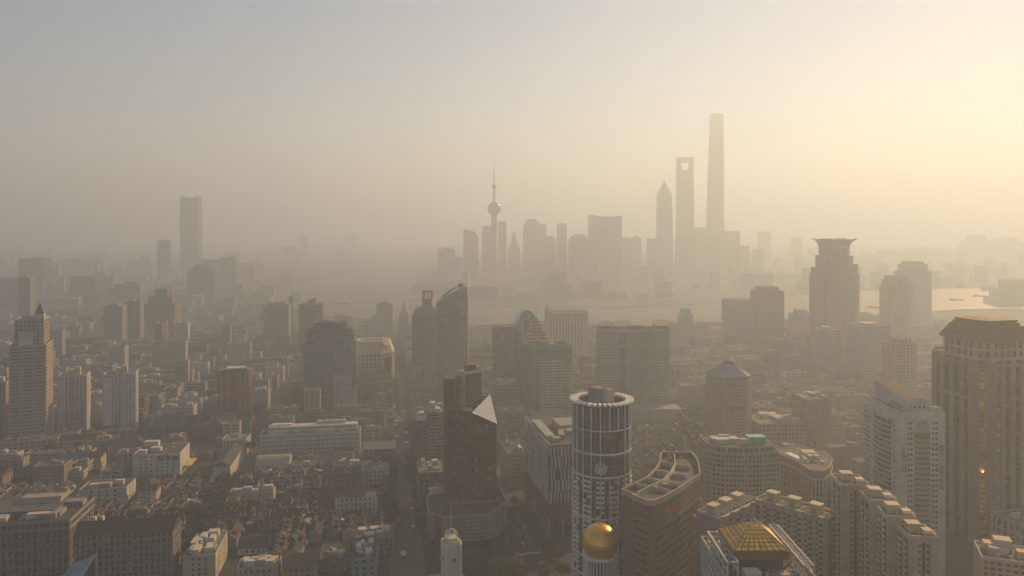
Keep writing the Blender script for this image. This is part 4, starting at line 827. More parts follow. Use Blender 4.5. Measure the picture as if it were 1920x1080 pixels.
# waterfront landmarks on the near bank
t, P, z, wd, dp = far('waterfront_hall', 'waterfront building with flat pyramidal cap on the river bank', 'capped waterfront building', 706, 735, 571, 1700, mat=FAR, rot=rad(4), roof=False); obj('roof_cap', MB().prism(scl(P, 1.06), z, 0, top=[(x * .1, y * .1, z + 7) for x, y in P]).mesh(FARD), t); bx('side_wing', t, FAR, -wd * .55, 0, 0, wd * .5, dp, z * .6)
t, P, z, wd, dp = far('pyramid_roof_hotel', 'waterfront hotel with a steep green pyramid roof', 'steep pyramid-roof hotel', 748, 766, 590, 1720, mat=FAR, rot=rad(4), roof=False); obj('roof', MB().prism(scl(P, .9), z, 0, top=[(x * .03, y * .03, zat(566, 1720)) for x, y in P]).mesh(mk('copper_green', (.12, .17, .14), .7, .2)), t)
t, P, z, wd, dp = far('spire_tower', 'slim tapering stone tower behind the white-columned office', None, 1022, 1031, 582, 1500, mat=FAR, rot=rad(4), roof=False); obj('spire', MB().prism(P, z, 0, top=[(x * .05, y * .05, zat(568, 1500)) for x, y in P]).mesh(FAR), t)
far('chimney_block', 'slim dark chimney-like tower by the river bend', None, 541, 549, 557, 1750, mat=FARD, ps=0)
far('apartment_tower', 'hazy apartment tower left of the dark river-bend tower', None, 496, 540, 573, 1500, mat=FAR, steps=((.75, 570),))
# hazy towers on the left
LF = [('pair of slabs: wide blue-grey tower at the far left horizon', 36, 79, 486, 2150, FARD, ()), ('hazy blue tower at the left picture edge', -20, 40, 524, 1750, FARD, ()), ('hazy striped slab in front of the wide blue-grey tower', 34, 56, 522, 1600, FAR, ()),
      ('thin pale tower between two blue slabs far left', 82, 108, 500, 2500, FAR, ()), ('very faint tower block above the left rooftops', 112, 158, 487, 3000, FAR, ((.5, 485),)), ('dark blue twin-top tower in the left haze', 133, 176, 521, 1900, FARD, ((.8, 519),)),
      ('pale broad apartment tower right of dark twin-top tower', 176, 210, 520, 2050, FAR, ()), ('apartment tower with slanted lit roof in the left haze', 219, 262, 534, 1750, FAR, ((.5, 529),)), ('brown stepped tower below the tallest left skyscraper', 271, 326, 572, 1650, BROWN, ((.75, 558), (.4, 545))),
      ('dark tower with lit flank below the tallest left skyscraper', 352, 401, 511, 1950, FARD, ((.82, 505), (.6, 498))), ('hazy flat-topped tower next to dark tower with lit flank', 375, 412, 488, 2350, FAR, ()), ('grey-blue slab tower, right one behind the lit-flank tower', 414, 441, 483, 2300, FARD, ()),
      ('slim slab tower left of the tallest left skyscraper', 295, 316, 452, 2600, FARD, ()), ('faint low tower far beyond the river bend', 530, 552, 462, 3400, FAR, ()), ('faint slim tower far beyond the river bend', 560, 576, 440, 3700, FAR, ()), ('faint pale tower standing over the far river reach', 625, 641, 460, 3900, FAR, ()), ('faintest wide tower over the far river reach', 648, 668, 437, 4300, FAR, ()), ('hazy mid-rise right of the grey-blue slab tower', 446, 476, 500, 2700, FAR, ()),
      ('pale apartment block below the lit-flank tower', 408, 440, 560, 1800, FAR, ()), ('grey apartment tower left of brown stepped tower', 234, 262, 566, 1500, FAR, ()), ('hazy grey block between twin-top and slanted-roof towers', 196, 228, 575, 1450, FAR, ()), ('hazy blue block right of brown stepped tower', 330, 350, 560, 1900, FARD, ())]
for lab, x0, x1, tp, D, m, stp in LF:
    D *= 1.0 if D < 1700 else (1.25 if D < 3300 else 1.6)
    far('hazy_tower', lab, None, x0, x1, tp, D, mat=m, steps=stp, group='hazy towers on the left')
t, P, z, wd, dp = far('skyscraper', 'tallest skyscraper on the left with a notched crown', 'tallest left skyscraper', 336, 370, 378, 3650, mat=mk('far_blue_glass', (.1, .12, .125), .4, .2), rot=rad(3), roof=False, ps=8, pw=.8, bh=.9, poly=lambda a, b: chamfer(a, b, 8), glass=GLASSB)
m = MATS['far_blue_glass']; q = scl(P, .97)
obj('crown', MB().prism(q, z, 0, top=[(*p, zat(369 if i in (3, 4, 7, 6) else 373, 3650)) for i, p in enumerate(q)]).mesh(m), t)
for k in (-1, 1): bx('crown_horn', t, m, k * wd * .42, 0, z, wd * .12, dp * .5, zat(367, 3650) - z)
# ------------------------------------------------------------------ across the river
def pearl_tower():
    D = 3180.0; cx, cy = xat(926.5, D), D; t = thing('television_tower', 'television tower with spheres strung on columns and a long antenna', 'tower', (cx, cy, 0)); land('sphere television tower', cx, cy); ex(cx, cy, 50)
    k = D / F; Zf = lambda y: zat(y, D); m = mk('rosy_concrete', (.3, .25, .24), .6, .15)
    for i in range(3):
        a = rad(90 + 120 * i); obj('column', MB().lathe([(4.6, 0), (4.6, Zf(398))], 14).mesh(m, True), t, (math.cos(a) * 9, math.sin(a) * 9, 0))
        obj('leg', MB().tube((math.cos(a) * 42, math.sin(a) * 42, 0), (math.cos(a) * 8, math.sin(a) * 8, Zf(505)), 3.5, k=10).mesh(m), t)
    def ball(z, r): obj('sphere', MB().lathe([(r * math.cos(q) + .01, z + r * math.sin(q)) for q in [rad(-90 + 10 * i) for i in range(19)]], 28).mesh(mk('rose_glass', (.2, .11, .12), .2, .15), True), t)
    ball(Zf(493), 24); ball(Zf(391), 12.6 * k); ball(Zf(349), 4.6 * k)
    obj('deck_ring', MB().lathe([(12 * k, Zf(393)), (13.2 * k, Zf(393)), (13.2 * k, Zf(390.5)), (12 * k, Zf(390.5))], 28).mesh(m), t)
    obj('shaft', MB().lathe([(4.6 * k, Zf(400)), (3.2 * k, Zf(378)), (2.2 * k, Zf(376)), (1.9 * k, Zf(352)), (1.3 * k, Zf(344)), (1.1 * k, Zf(328)), (.6 * k, Zf(326)), (.35 * k, Zf(283))], 14).mesh(m, True), t)
pearl_tower()
def supertall():
    m = mk('far_curtain_wall', (.13, .14, .14), .35, .15); Dk = lambda D: D / F
    D = 3800.0; k = Dk(D); cx, cy = xat(1342.5, D), D; t = thing('twisted_skyscraper', 'tallest tapering skyscraper with twisting rounded body', 'skyscraper', (cx, cy, 0)); land('tallest tapering skyscraper', cx, cy); ex(cx, cy, 60)
    sec = lambda r, ph: [(r * (1 + .09 * math.cos(3 * a)) * math.cos(a + ph), r * (1 + .09 * math.cos(3 * a)) * math.sin(a + ph)) for a in [2 * math.pi * i / 30 for i in range(30)]]
    zt = zat(214, D); n = 9
    for j in range(n):
        f0, f1 = j / n, (j + 1) / n; r0, r1 = [18.5 * k * (1 - .31 * f ** .9) for f in (f0, f1)]; a, b = sec(r0, f0 * 1.9), sec(r1, f1 * 1.9); z0, z1 = zt * .985 * f0, zt * .985 * f1
        obj('zone', MB().prism(a, z0, z1 - 2, top=[(x, y, z1 - 2) for x, y in b]).mesh(m), t); obj('zone_band', MB().prism(scl(b, .97), z1 - 2, z1).mesh(FAR), t)
    cr = sec(12.4 * k, 1.9); obj('crown', MB().ring(cr, scl(cr, .9), zt * .985, zt).mesh(FAR), t)
    # opening-top tower
    D = 3850.0; k = Dk(D); cx, cy = xat(1284, D), D; t = thing('opening_top_skyscraper', 'slab skyscraper with a trapezoid opening near its top', 'skyscraper', (cx, cy, 0)); land('opening-top skyscraper', cx, cy); ex(cx, cy, 50)
    W = 30 * k; zt = zat(295, D); zo1, zo0 = zat(305, D), zat(319, D); zb = zo0 - 4
    obj('shaft', MB().prism(rect(W, W * .9), 0, zb, top=[(-W / 2, -W * .22, zb), (W / 2, -W * .22, zb), (W / 2, W * .22, zb), (-W / 2, W * .22, zb)]).mesh(m), t)
    for f in range(1, 14): q = .9 - (.9 - .44) * f / 14; obj('floor_band', MB().ring(rect(W + 1, W * q + 1), rect(W - 2, W * q - 2), zb * f / 14, zb * f / 14 + 3).mesh(FAR), t)
    def pr(pts): n_ = len(pts); q = MB(); q.v = [(x, -W * .2, z) for x, z in pts] + [(x, W * .2, z) for x, z in pts]; q.f = [tuple(range(n_)), tuple(range(2 * n_ - 1, n_ - 1, -1))] + [(i, i + n_, (i + 1) % n_ + n_, (i + 1) % n_) for i in range(n_)]; return q.mesh(m)
    obj('left_pylon', pr([(-W / 2, zb), (-5 * k, zb), (-6 * k, zo0), (-8.4 * k, zo1), (-W / 2, zo1)]), t); obj('right_pylon', pr([(5 * k, zb), (W / 2, zb), (W / 2, zo1), (9.2 * k, zo1), (6 * k, zo0)]), t); obj('sill', pr([(-5.01 * k, zb), (4.99 * k, zb), (5.99 * k, zo0), (-5.99 * k, zo0)]), t); obj('bridge', pr([(-W / 2, zo1), (W / 2, zo1), (W / 2, zt), (-W / 2, zt - 3)]), t)
    # tiered pagoda tower
    D = 3720.0; k = Dk(D); cx, cy = xat(1245.5, D), D; t = thing('tiered_skyscraper', 'tiered skyscraper tapering in steps to a needle spire', 'skyscraper', (cx, cy, 0)); land('needle-spired tiered skyscraper', cx, cy); ex(cx, cy, 45)
    ls = [(29, 440, 1e9), (27.6, 390, 440), (26, 366, 390), (24, 361, 366), (19, 356, 361), (14, 351, 356), (9, 346, 351), (5, 342, 346)]
    for wpx, yt, yb in ls: z0 = 0 if yb > 1e8 else zat(yb, D); obj('tier', MB().prism(chamfer(wpx * k, wpx * k, wpx * k * .18), z0, zat(yt, D)).mesh(m), t); obj('tier_edge', MB().ring(chamfer(wpx * k * 1.02, wpx * k * 1.02, wpx * k * .18), chamfer(wpx * k * .9, wpx * k * .9, wpx * k * .17), zat(yt, D) - 3, zat(yt, D)).mesh(FAR), t)
    obj('spire', MB().tube((0, 0, zat(342, D)), (0, 0, zat(333, D)), 2.2, .2).mesh(FAR), t)
supertall()
PD = [('sail-shaped tower with a curved sloping top left of the television tower', 869, 897, 432, 2450, 'sail'), ('flat broad tower immediately left of the television tower', 904, 921, 425, 2560, ()), ('slant-topped tower immediately right of the television tower', 934, 949, 417, 2600, 'slant'),
      ('low square tower at the tip of the far bank', 821, 853, 468, 2520, ((.5, 465),)), ('low rounded block beside the far bank tip', 845, 866, 484, 2450, ()), ('pointed tower among the cluster right of television tower', 954, 975, 447, 2600, 'point'), ('broad dome-topped tower in the central far cluster', 981, 1012, 421, 2620, ((.8, 415), (.5, 411))),
      ('square shoulder tower beside the dome-topped tower', 1008, 1024, 420, 2650, ()), ('stepped lower tower right of the dome-topped cluster', 1022, 1042, 447, 2600, ((.6, 443),)), ('slim lone tower standing in a gap of the far skyline', 1046, 1063, 420, 2600, ()), ('round-headed tower left of the broad concave-top block', 1066, 1105, 449, 2550, ((.8, 443), (.5, 440))),
      ('broad dark block with concave top in the far skyline', 1107, 1166, 409, 2450, 'concave'), ('lower block right of the concave-top block', 1166, 1184, 447, 2600, ()), ('notched tower between concave-top block and tiered skyscraper', 1184, 1203, 447, 2800, ((.5, 443),)), ('flat block left below the tiered skyscraper', 1215, 1242, 448, 2500, ()),
      ('wide block below the opening-top skyscraper', 1270, 1304, 446, 2500, ()), ('wide block between the two tallest skyscrapers', 1300, 1346, 428, 2650, ((.7, 427),)), ('wide flat-topped block right of the tallest skyscraper', 1356, 1388, 434, 2600, ()), ('sloping block on the right of the flat-topped block', 1384, 1406, 462, 2500, ()),
      ('low rounded tower to the right of the supertall group', 1415, 1432, 470, 2700, ()), ('faint slim tower right of the supertall group', 1425, 1446, 435, 3200, ()), ('faint square tower further right of the supertalls', 1488, 1504, 446, 3300, ()), ('faint low slab on the right horizon', 1655, 1688, 470, 3300, ()), ('faint rounded block on the right horizon', 1712, 1756, 468, 3200, ((.6, 465),)),
      ('faint narrow block on the right horizon', 1762, 1786, 467, 3300, ()), ('faint stepped giant near the right picture edge', 1815, 1866, 462, 3300, ((.8, 450), (.5, 441))), ('faint domed giant at the right picture edge', 1878, 1925, 455, 3300, ((.7, 447), (.3, 444))), ('faint mid-size block behind the lotus-crown tower', 1600, 1630, 480, 3200, ()),
      ('hazy low waterfront block under the slim lone tower', 1030, 1062, 512, 2350, ()), ('hazy low waterfront hall left of it on far bank', 880, 935, 538, 2300, ()), ('hazy low waterfront block under the concave-top tower', 1090, 1130, 528, 2330, ()), ('hazy low block on the far bank right of supertalls', 1400, 1450, 515, 2650, ())]
for lab, x0, x1, tp, D, stp in PD:
    D *= 1.55 if D > 3000 else (1.4 if tp < 500 else 1.08)
    m = R.choice([FAR, FARD, FAR]); sp_ = isinstance(stp, str)
    t, P, z, wd, dp = far('far_bank_tower', lab, None, x0, x1, tp + (16 if sp_ and stp != 'slant' else 0), D, mat=m, rot=rad(R.uniform(-6, 6)), steps=() if sp_ else stp, roof=not sp_, ps=9, pw=3, fh=6, bh=2.4, group='skyline towers on the far bank')
    if stp == 'sail':
        k = 8; n_ = k + 1; q = MB(); pts = [(-wd / 2 + wd * i / k, z + (zat(430, D) - z) * math.sqrt(max(0, 1 - (i / k) ** 2.2))) for i in range(n_)]; q.v = [(x, -dp / 2, z) for x, _ in pts] + [(x, -dp / 2, zz) for x, zz in pts] + [(x, dp / 2, z) for x, _ in pts] + [(x, dp / 2, zz) for x, zz in pts]
        for i in range(k): q.f += [(i, i + 1, n_ + i + 1, n_ + i), (2 * n_ + i + 1, 2 * n_ + i, 3 * n_ + i, 3 * n_ + i + 1), (n_ + i, n_ + i + 1, 3 * n_ + i + 1, 3 * n_ + i)]
        q.f.append((0, n_, 3 * n_, 2 * n_)); obj('curved_top', q.mesh(m), t)
    elif stp == 'slant': obj('slant_top', MB().prism(P, z, 0, top=[(*p, z + (9 if p[0] > 0 else 1)) for p in P]).mesh(m), t)
    elif stp == 'point': obj('pointed_top', MB().prism(scl(P, .7), z, 0, top=[(x * .05, y * .05, zat(432, D)) for x, y in P]).mesh(m), t)
    elif stp == 'concave':
        k = 10; za = [zat(403 + 3.2 * math.sin(math.pi * min(1, max(0, (i / k - .12) / .8))) + (1.2 if i > 6 else 0), D) for i in range(k + 1)]; q = MB(); n_ = k + 1
        q.v = [(-wd / 2 + wd * i / k, y, zz) for y in (-dp / 2, dp / 2) for zsel in (0, 1) for i, zz in [(i, za[i] if zsel else z) for i in range(n_)]]
        for i in range(k): q.f += [(i, i + 1, n_ + i + 1, n_ + i), (2 * n_ + i + 1, 2 * n_ + i, 3 * n_ + i, 3 * n_ + i + 1), (n_ + i, n_ + i + 1, 3 * n_ + i + 1, 3 * n_ + i)]
        q.f += [(0, n_, 3 * n_, 2 * n_), (k, 2 * n_ + k, 3 * n_ + k, n_ + k)]; obj('concave_top', q.mesh(m), t)
# far-off city mass on the horizon, both sides of the river: nobody could count it
rs = random.Random(77); fm_ = MB()
for i in range(1500):
    y = rs.uniform(2150, 6500); x = rs.uniform(-.72, .72) * y
    px_, py_ = pix(x, y)
    if px_ < 560:
        if y < bank(x, y) * 0 + 2000: continue
    elif py_ > 545 - (px_ < 800) * 60 + (px_ > 850) * (px_ < 1300) * 18: continue
    h_ = rs.uniform(8, 30) if rs.random() < .8 else rs.uniform(35, 80); fm_.obox(x, y, GR + rs.uniform(-.3, .3), rs.uniform(8, 24), rs.uniform(7, 14), 0, h_)
tag(obj('distant_city', fm_.mesh(FAR)), 'hazy mass of low far-off city blocks along the horizon', 'city blocks', kind='stuff')
# ================================================================== LOW AND MIDDLE CITY
def gable(P, z, rise, along, ov=.5):
    """gabled roof over rect P (local), ridge along x or y; solid, with overhang"""
    xs = [p[0] for p in P]; ys = [p[1] for p in P]; x0, x1, y0, y1 = min(xs) - ov, max(xs) + ov, min(ys) - ov, max(ys) + ov; m = MB()
    if along == 'x': a = [(x0, y0, z), (x1, y0, z), (x1, y1, z), (x0, y1, z), (x0, (y0 + y1) / 2, z + rise), (x1, (y0 + y1) / 2, z + rise)]; f = [(0, 1, 5, 4), (2, 3, 4, 5), (1, 2, 5), (3, 0, 4), (0, 3, 2, 1)]
    else: a = [(x0, y0, z), (x1, y0, z), (x1, y1, z), (x0, y1, z), ((x0 + x1) / 2, y0, z + rise), ((x0 + x1) / 2, y1, z + rise)]; f = [(0, 1, 4), (1, 2, 5, 4), (2, 3, 5), (3, 0, 4, 5), (0, 3, 2, 1)]
    m.v = a; m.f = f; return m
def hip(P, z, rise, ov=.6, k=.25):
    xs = [p[0] for p in P]; ys = [p[1] for p in P]; x0, x1, y0, y1 = min(xs) - ov, max(xs) + ov, min(ys) - ov, max(ys) + ov; i = min(x1 - x0, y1 - y0) / 2 * .98
    return MB().prism([(x0, y0), (x1, y0), (x1, y1), (x0, y1)], z, z, top=[(x0 + i, y0 + i, z + rise), (x1 - i, y0 + i, z + rise), (x1 - i, y1 - i, z + rise), (x0 + i, y1 - i, z + rise)], bottom=True)
def midrise(name, label, x0, x1, top, base, dep, colr, roof='flat', rc=(.1, .075, .06), fh=3.6, bh=1.7, ps=3.2, pw=1.4, cat='building', rot=GR, short=None, blind=False, glass=None, nclut=4, sign=None):
    D = H * F / (base - HY); cx, cy, wd = at_px(x0, x1, D, dep, rot); z = zat(top, D)
    t = thing(name, label, cat, (cx, cy, 0), rot); n = max(1, round(wd / dep))
    if short: land(short, cx, cy)
    for k in range(n):
        o = (k + .5) / n - .5; ex(cx + o * wd * math.cos(rot), cy + o * wd * math.sin(rot), max(dep, wd / n) * .58)
    P = rect(wd, dep); key = mk('paint_%03d_%03d_%03d' % tuple(int(c * 100) for c in colr), tuple(c * .76 for c in colr), .85, .25, .15, streak=.8)
    if blind: obj('wall', MB().prism(P, 0, z).mesh(key), t)
    else: facade(t, P, 0, z, fh, bh, ps, pw, key, glass or GLASS)
    if D < 860 and not blind:
        for _ in range(int(wd * .45)): bx('air_conditioner', t, STEEL, R.uniform(-.47, .47) * wd, -dep / 2 - .3, R.randint(0, max(0, int(z / fh) - 1)) * fh + R.uniform(.9, 1.5), .95, .6, .7)
        for _ in range(int(dep * .3)): bx('air_conditioner', t, STEEL, (wd / 2 + .3) * (1 if cx < -60 else -1), R.uniform(-.46, .46) * dep, R.randint(0, max(0, int(z / fh) - 1)) * fh + R.uniform(.9, 1.5), .6, .95, .7)
    rm = mk('roof_%03d_%03d_%03d' % tuple(int(c * 100) for c in rc), rc, .9, .4, .5, streak=.1)
    if roof == 'flat': flat_roof(t, P, z, rm, key, 1.1); clutter(t, wd, dep, z + .3, int(nclut * 1.7) + 2)
    elif roof == 'hip': obj('roof', hip(P, z, min(wd, dep) * .28).mesh(rm), t)
    elif roof == 'gx': obj('roof', gable(P, z, dep * .3, 'x').mesh(rm), t)
    elif roof == 'gy': obj('roof', gable(P, z, wd * .28, 'y').mesh(rm), t)
    elif roof == 'arch':
        m = MB(); k = 10; n_ = k + 1; m.v = [(x, -dep / 2 + dep * i / k, z + dep * .22 * math.sin(math.pi * i / k)) for x in (-wd / 2, wd / 2) for i in range(n_)]; m.f = [tuple(range(n_)), tuple(range(2 * n_ - 1, n_ - 1, -1))] + [(i, i + n_, i + n_ + 1, i + 1) for i in range(k)]; obj('roof', m.mesh(rm), t)
    return t, P, z, wd, dep
W_ = (.58, .57, .54); C_ = (.5, .45, .36); Y_ = (.5, .46, .3); G_ = (.3, .3, .29); B_ = (.2, .17, .14)
RD = (.16, .06, .045); DK = (.09, .08, .075); GN = (.24, .27, .23); BL = (.06, .15, .3)
t, P, z, wd, dp = midrise('classical_block', 'grey neoclassical block with tall windows in the lower left corner', -60, 122, 982, 1080, 44, (.17, .165, .165), 'flat', DK, 6.2, 1.3, 3.8, 1.5, short='neoclassical corner block', nclut=12)
for zz in (z - 5.2, z - .6): obj('cornice', MB().ring(scl(P, 1.02), inset(P, .6), zz, zz + .9).mesh(GREY), t)
bx('attic', t, DGREY, -4, 2, z + .3, wd * .7, dp * .6, 4.2); obj('attic_roof', MB().prism(rect(wd * .4, 14, 4, 10), z + 4.5, 0, top=[(x, y * .6 + 4, z + 8) for x, y in rect(wd * .4, 14, 4, 10)]).mesh(TAN), t)
t, P, z, wd, dp = midrise('mansard_block', 'long grey block with brown pitched roof and red rooftop sign', 146, 318, 1000, 1085, 20, (.22, .21, .2), 'gx', (.06, .048, .042), 4.6, 1.4, 3.6, 1.5, short='long brown-roofed block')
for x in (-wd * .36, -wd * .28): bx('chimney', t, CREAM, x, 2, z + 1, 2, 3, 7)
for k in range(5): bx('sign_letter', t, REDP, wd * .3 + k * 2.2, -2, z + 6, 1.5, .4, 2.2)
D = 497.0
t = thing('glass_wedge_building', 'sharp blue glazed wedge roof at the bottom left edge', 'building', (xat(150, D), D, 0)); ex(xat(150, D), D, 14); land('blue glass wedge', xat(150, D), D)
ox = xat(150, D)
def wp(px, py, dd): return (xat(px, dd) - ox, dd - D, zat(py, dd))
A_, B_c, C_c, D_c = wp(179, 1040, 503), wp(132, 1062, 505), wp(100, 1100, 497), wp(142, 1100, 480)
dn = lambda q, k=.5: (q[0], q[1], q[2] - k)
obj('glass_roof', MB().quad(A_, B_c, C_c, D_c).quad(dn(D_c), dn(C_c), dn(B_c), dn(A_)).mesh(mk('sky_blue_glass', (.2, .36, .46), .25, .1)), t)
obj('ridge_beam', MB().tube(A_, D_c, .22).mesh(METALW), t); obj('ridge_beam', MB().tube(A_, B_c, .16).mesh(METALW), t)
obj('dark_glazing', MB().quad(dn(A_), dn(D_c), (D_c[0], D_c[1], 0), (A_[0], A_[1], 0)).mesh(BLACK), t)
for k in range(1, 9):
    f = k / 9; x, y, zz = [A_[i] + (D_c[i] - A_[i]) * f for i in range(3)]; bx('frame_strut', t, GREY, x + .15, y - .15, 0, .18, .18, zz - .4)
bx('end_pier', t, CREAM, A_[0] + .6, A_[1], 0, 1.1, 1.6, A_[2] + .4); obj('body', MB().prism([(C_c[0] + 1, C_c[1] + 2), (D_c[0] - .5, D_c[1] + 2), (A_[0] - 1, A_[1] + .4), (B_c[0] + .6, B_c[1] + .6)], 0, C_c[2] - 2).mesh(GREY), t)
t, P, z, wd, dp = midrise('corner_block', 'white block with green-grey flat roof and long lit right side', 345, 402, 1044, 1092, 38, C_, 'flat', GN, 3.4, 1.7, 4.0, 2.6, short='white green-roofed block', nclut=9); bx('stair_house', t, WHITE, wd * .1, 15, z + .3, 7, 6, 4)
t, P, z, wd, dp = midrise('school_block', 'large white flat-roofed block with open loggia and lit side wall', 252, 335, 853, 894, 34, (.6, .58, .53), 'flat', (.07, .07, .08), 3.6, 1.9, 4.6, 2.9, short='large white loggia block', nclut=5); bx('stair_house', t, CREAM, -wd * .3, 14, z + .3, 13, 7, 5)
for k in range(4): bx('loggia_post', t, WHITE, wd * .02 + k * wd * .15, -dp / 2 - .6, z - 6, .8, .8, 6.5)
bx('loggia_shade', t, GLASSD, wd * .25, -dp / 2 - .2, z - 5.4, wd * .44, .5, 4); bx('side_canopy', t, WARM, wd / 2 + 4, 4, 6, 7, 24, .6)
midrise('lane_block', 'white blind-walled block among red roofs with lit window side', 152, 234, 918, 949, 24, (.5, .48, .46), 'flat', DK, 3.4, 1.5, 6, 4, short='white blind-walled block')
midrise('lane_block', 'small white gabled house with lit right gable wall', 258, 291, 922, 946, 14, (.52, .49, .45), 'gx', DK, 3.3, 1.6, 3.6, 2.0)
midrise('long_gabled_block', 'long white gabled block with orange-lit side along the tree lane', 400, 431, 874, 901, 62, (.58, .57, .56), 'gy', DK, 3.4, 1.8, 4, 2.6, short='long gabled lane block')
midrise('lane_block', 'pale green-white block with roof terraces at the lane corner', 418, 462, 826, 852, 22, (.5, .53, .5), 'flat', GN, 3.3, 1.5, 3.4, 1.7, nclut=6)
midrise('lane_block', 'yellow plastered block with roof sheds by the tree lane', 431, 510, 926, 951, 14, (.42, .4, .26), 'flat', DK, 4, 2.5, 7, 5.4, short='yellow plastered block', nclut=8)
midrise('market_hall', 'cream hall with a curved barrel roof', 480, 541, 870, 884, 24, (.5, .5, .43), 'arch', (.42, .43, .36), 4, 2.4, 7, 5, short='barrel-roofed hall')
midrise('lane_block', 'dark grey concrete block with square windows near paved street', 626, 677, 876, 928, 16, (.16, .155, .14), 'flat', DK, 4.6, 2.5, 4.4, 2.6, short='dark grey concrete block')
midrise('lane_block', 'white block with ribbed yellow roof canopy near paved street', 679, 728, 882, 912, 18, (.56, .57, .58), 'flat', (.36, .36, .28), 3.8, 2.0, 3.6, 2.0, short='white canopy-roofed block')
t, P, z, wd, dp = midrise('arcade_block', 'white arcaded block with paired windows and brown roof', 600 + 30, 705, 932, 970, 13, (.55, .56, .57), 'gx', (.1, .075, .065), 4.2, 1.7, 3.6, 2.0, short='white arcaded block'); bx('gable_front', t, WHITE, wd * .36, -dp / 2 - .2, z - 1, 8, .8, 4)
t, P, z, wd, dp = midrise('long_white_hotel', 'very long white four-storey block with rows of small windows', 492, 672, 814, 854, 22, (.47, .48, .46), 'flat', DK, 4.4, 2.0, 2.6, 1.3, short='very long white block', nclut=14); bx('attic', t, WHITE, 2, 4, z + .3, wd * .9, 12, 6)
for k in range(26): bx('attic_window', t, GLASSD, -wd * .42 + k * wd * .033, -2.05, z + 3.4, 1.5, .3, 1.3)
bx('attic_skylight', t, METALW, -wd * .3, 5, z + 6.4, 20, 5, 1.5)
for k in range(4): bx('plant_room', t, WHITE, wd * .08 + k * 8, 7, z + 6.4, 6, 4, 3)
midrise('market_hall', 'hall with long pale metal roof beside paved street', 682, 740, 842, 862, 18, B_, 'gx', (.45, .43, .34), 4, 1.7, 5, 2, short='pale metal-roofed hall')
midrise('arched_mansion', 'low mansion with arched upper windows and dark hip roof', 205, 268, 835, 856, 24, (.36, .35, .32), 'hip', DK, 4, 1.7, 3.4, 1.7)
midrise('lane_block', 'pink stepped house behind the large white loggia block', 303, 343, 822, 838, 16, (.42, .22, .2), 'flat', DK, 3.4, 1.7, 4, 2)
midrise('blue_roof_shed', 'long low shed with bright blue roof in the left lanes', 112, 160, 858, 876, 10, W_, 'gx', BL, 4, 2, 4, 2.4)
midrise('blue_roof_shed', 'small blue-roofed shed behind the neoclassical corner block', 80, 118, 958, 968, 12, C_, 'gx', BL, 4, 2, 4, 2.4)
midrise('red_roof_shed', 'red-roofed house right of the long blue-roofed shed', 160, 188, 858, 880, 14, C_, 'gx', RD, 4, 2, 4, 2.4)
midrise('billboard_block', 'narrow block clad in blue and white billboards beside paved street', 660, 706, 1048, 1096, 34, (.2, .28, .36), 'flat', DK, 4, 1.6, 5, 2.4, short='blue billboard block', nclut=10)
midrise('flat_roof_hall', 'low dark hall with broad flat brown roof near the bottom', 600, 652, 1052, 1072, 30, B_, 'flat', (.1, .085, .07), 5, 2.5, 7, 4, short='broad brown-roofed hall', nclut=3)
midrise('workshop_block', 'low block crowded with rooftop machines at the bottom edge', 446, 520, 1066, 1090, 16, C_, 'flat', (.2, .19, .18), 4, 2, 4, 2, nclut=22, short='machine-roofed low block')
midrise('workshop_block', 'low block with sunlit orange gable at the bottom edge', 530, 592, 1062, 1090, 18, (.45, .33, .2), 'gx', (.17, .15, .13), 4, 2, 4, 2, nclut=10)
midrise('curved_corner_block', 'dark curved corner building beside the paved shopping street', 668, 738, 1010, 1040, 22, (.26, .24, .21), 'flat', (.2, .19, .17), 4, 1.7, 3.6, 1.6, nclut=10)
midrise('white_gabled_house', 'low white-walled house with broad dark roof in the lane block', 447, 500, 1028, 1040, 18, W_, 'gx', (.06, .06, .065), 4, 2.4, 4, 2.4)
# right side of the paved street
t, P, z, wd, dp = midrise('street_block', 'dark street block with cyan screens facing the paved street', 786, 834, 888, 962, 34, (.2, .17, .15), 'flat', GN, 4, 1.7, 4, 1.8, short='screen-clad street block', nclut=8)
for k, (zz, mt) in enumerate(((8, BLUE), (16, TEAL), (22, METALW))): bx('screen', t, mt, -wd / 2 - .4, -8 + k * 5, zz - 4, .5, 6, 7)
midrise('louvred_block', 'grey block with diagonal louvres behind the dark triangular-roof tower', 806, 850, 775, 905, 40, (.22, .22, .21), 'flat', GREY.diffuse_color[:3] and (.2, .2, .2), 3.2, 1.5, 0, 0, short='louvred grey block')
t, P, z, wd, dp = midrise('screen_tower', 'narrow brown office behind the street screens', 778, 806, 790, 890, 30, (.17, .15, .14), 'flat', DK, 3.6, 1.4, 3.6, 1.4); bx('roof_sign', t, METALW, 0, -dp / 2, z + 1, 8, 1, 4)
midrise('stone_block', 'beige stone block with small windows between podium and striped block', 952, 985, 852, 915, 40, (.36, .32, .27), 'flat', DK, 3.8, 2.0, 3.0, 1.6)
midrise('terrace_block', 'low pale block with stacked terraces in front of the dark office slab', 925, 975, 722, 770, 40, (.33, .34, .34), 'flat', G_, 4, 2, 4, 1.6, short='pale terraced block')
midrise('brick_court_block', 'reddish low block beside the pale terraced block', 935, 990, 775, 815, 36, (.26, .2, .16), 'flat', GN, 4, 2, 4, 1.8)
midrise('beige_court_block', 'beige block with vertical pilasters behind the gridded office', 1422, 1512, 795, 842, 40, (.42, .37, .29), 'flat', (.25, .22, .18), 4.2, 1.6, 4, 1.6, rot=rad(4), short='beige pilastered block', nclut=10)
midrise('teal_front_block', 'block with teal-grey front wall left of glass-pyramid beige tower', 1278, 1312, 725, 750, 22, (.2, .24, .24), 'flat', G_, 5, 4, 8, 6, rot=rad(4))
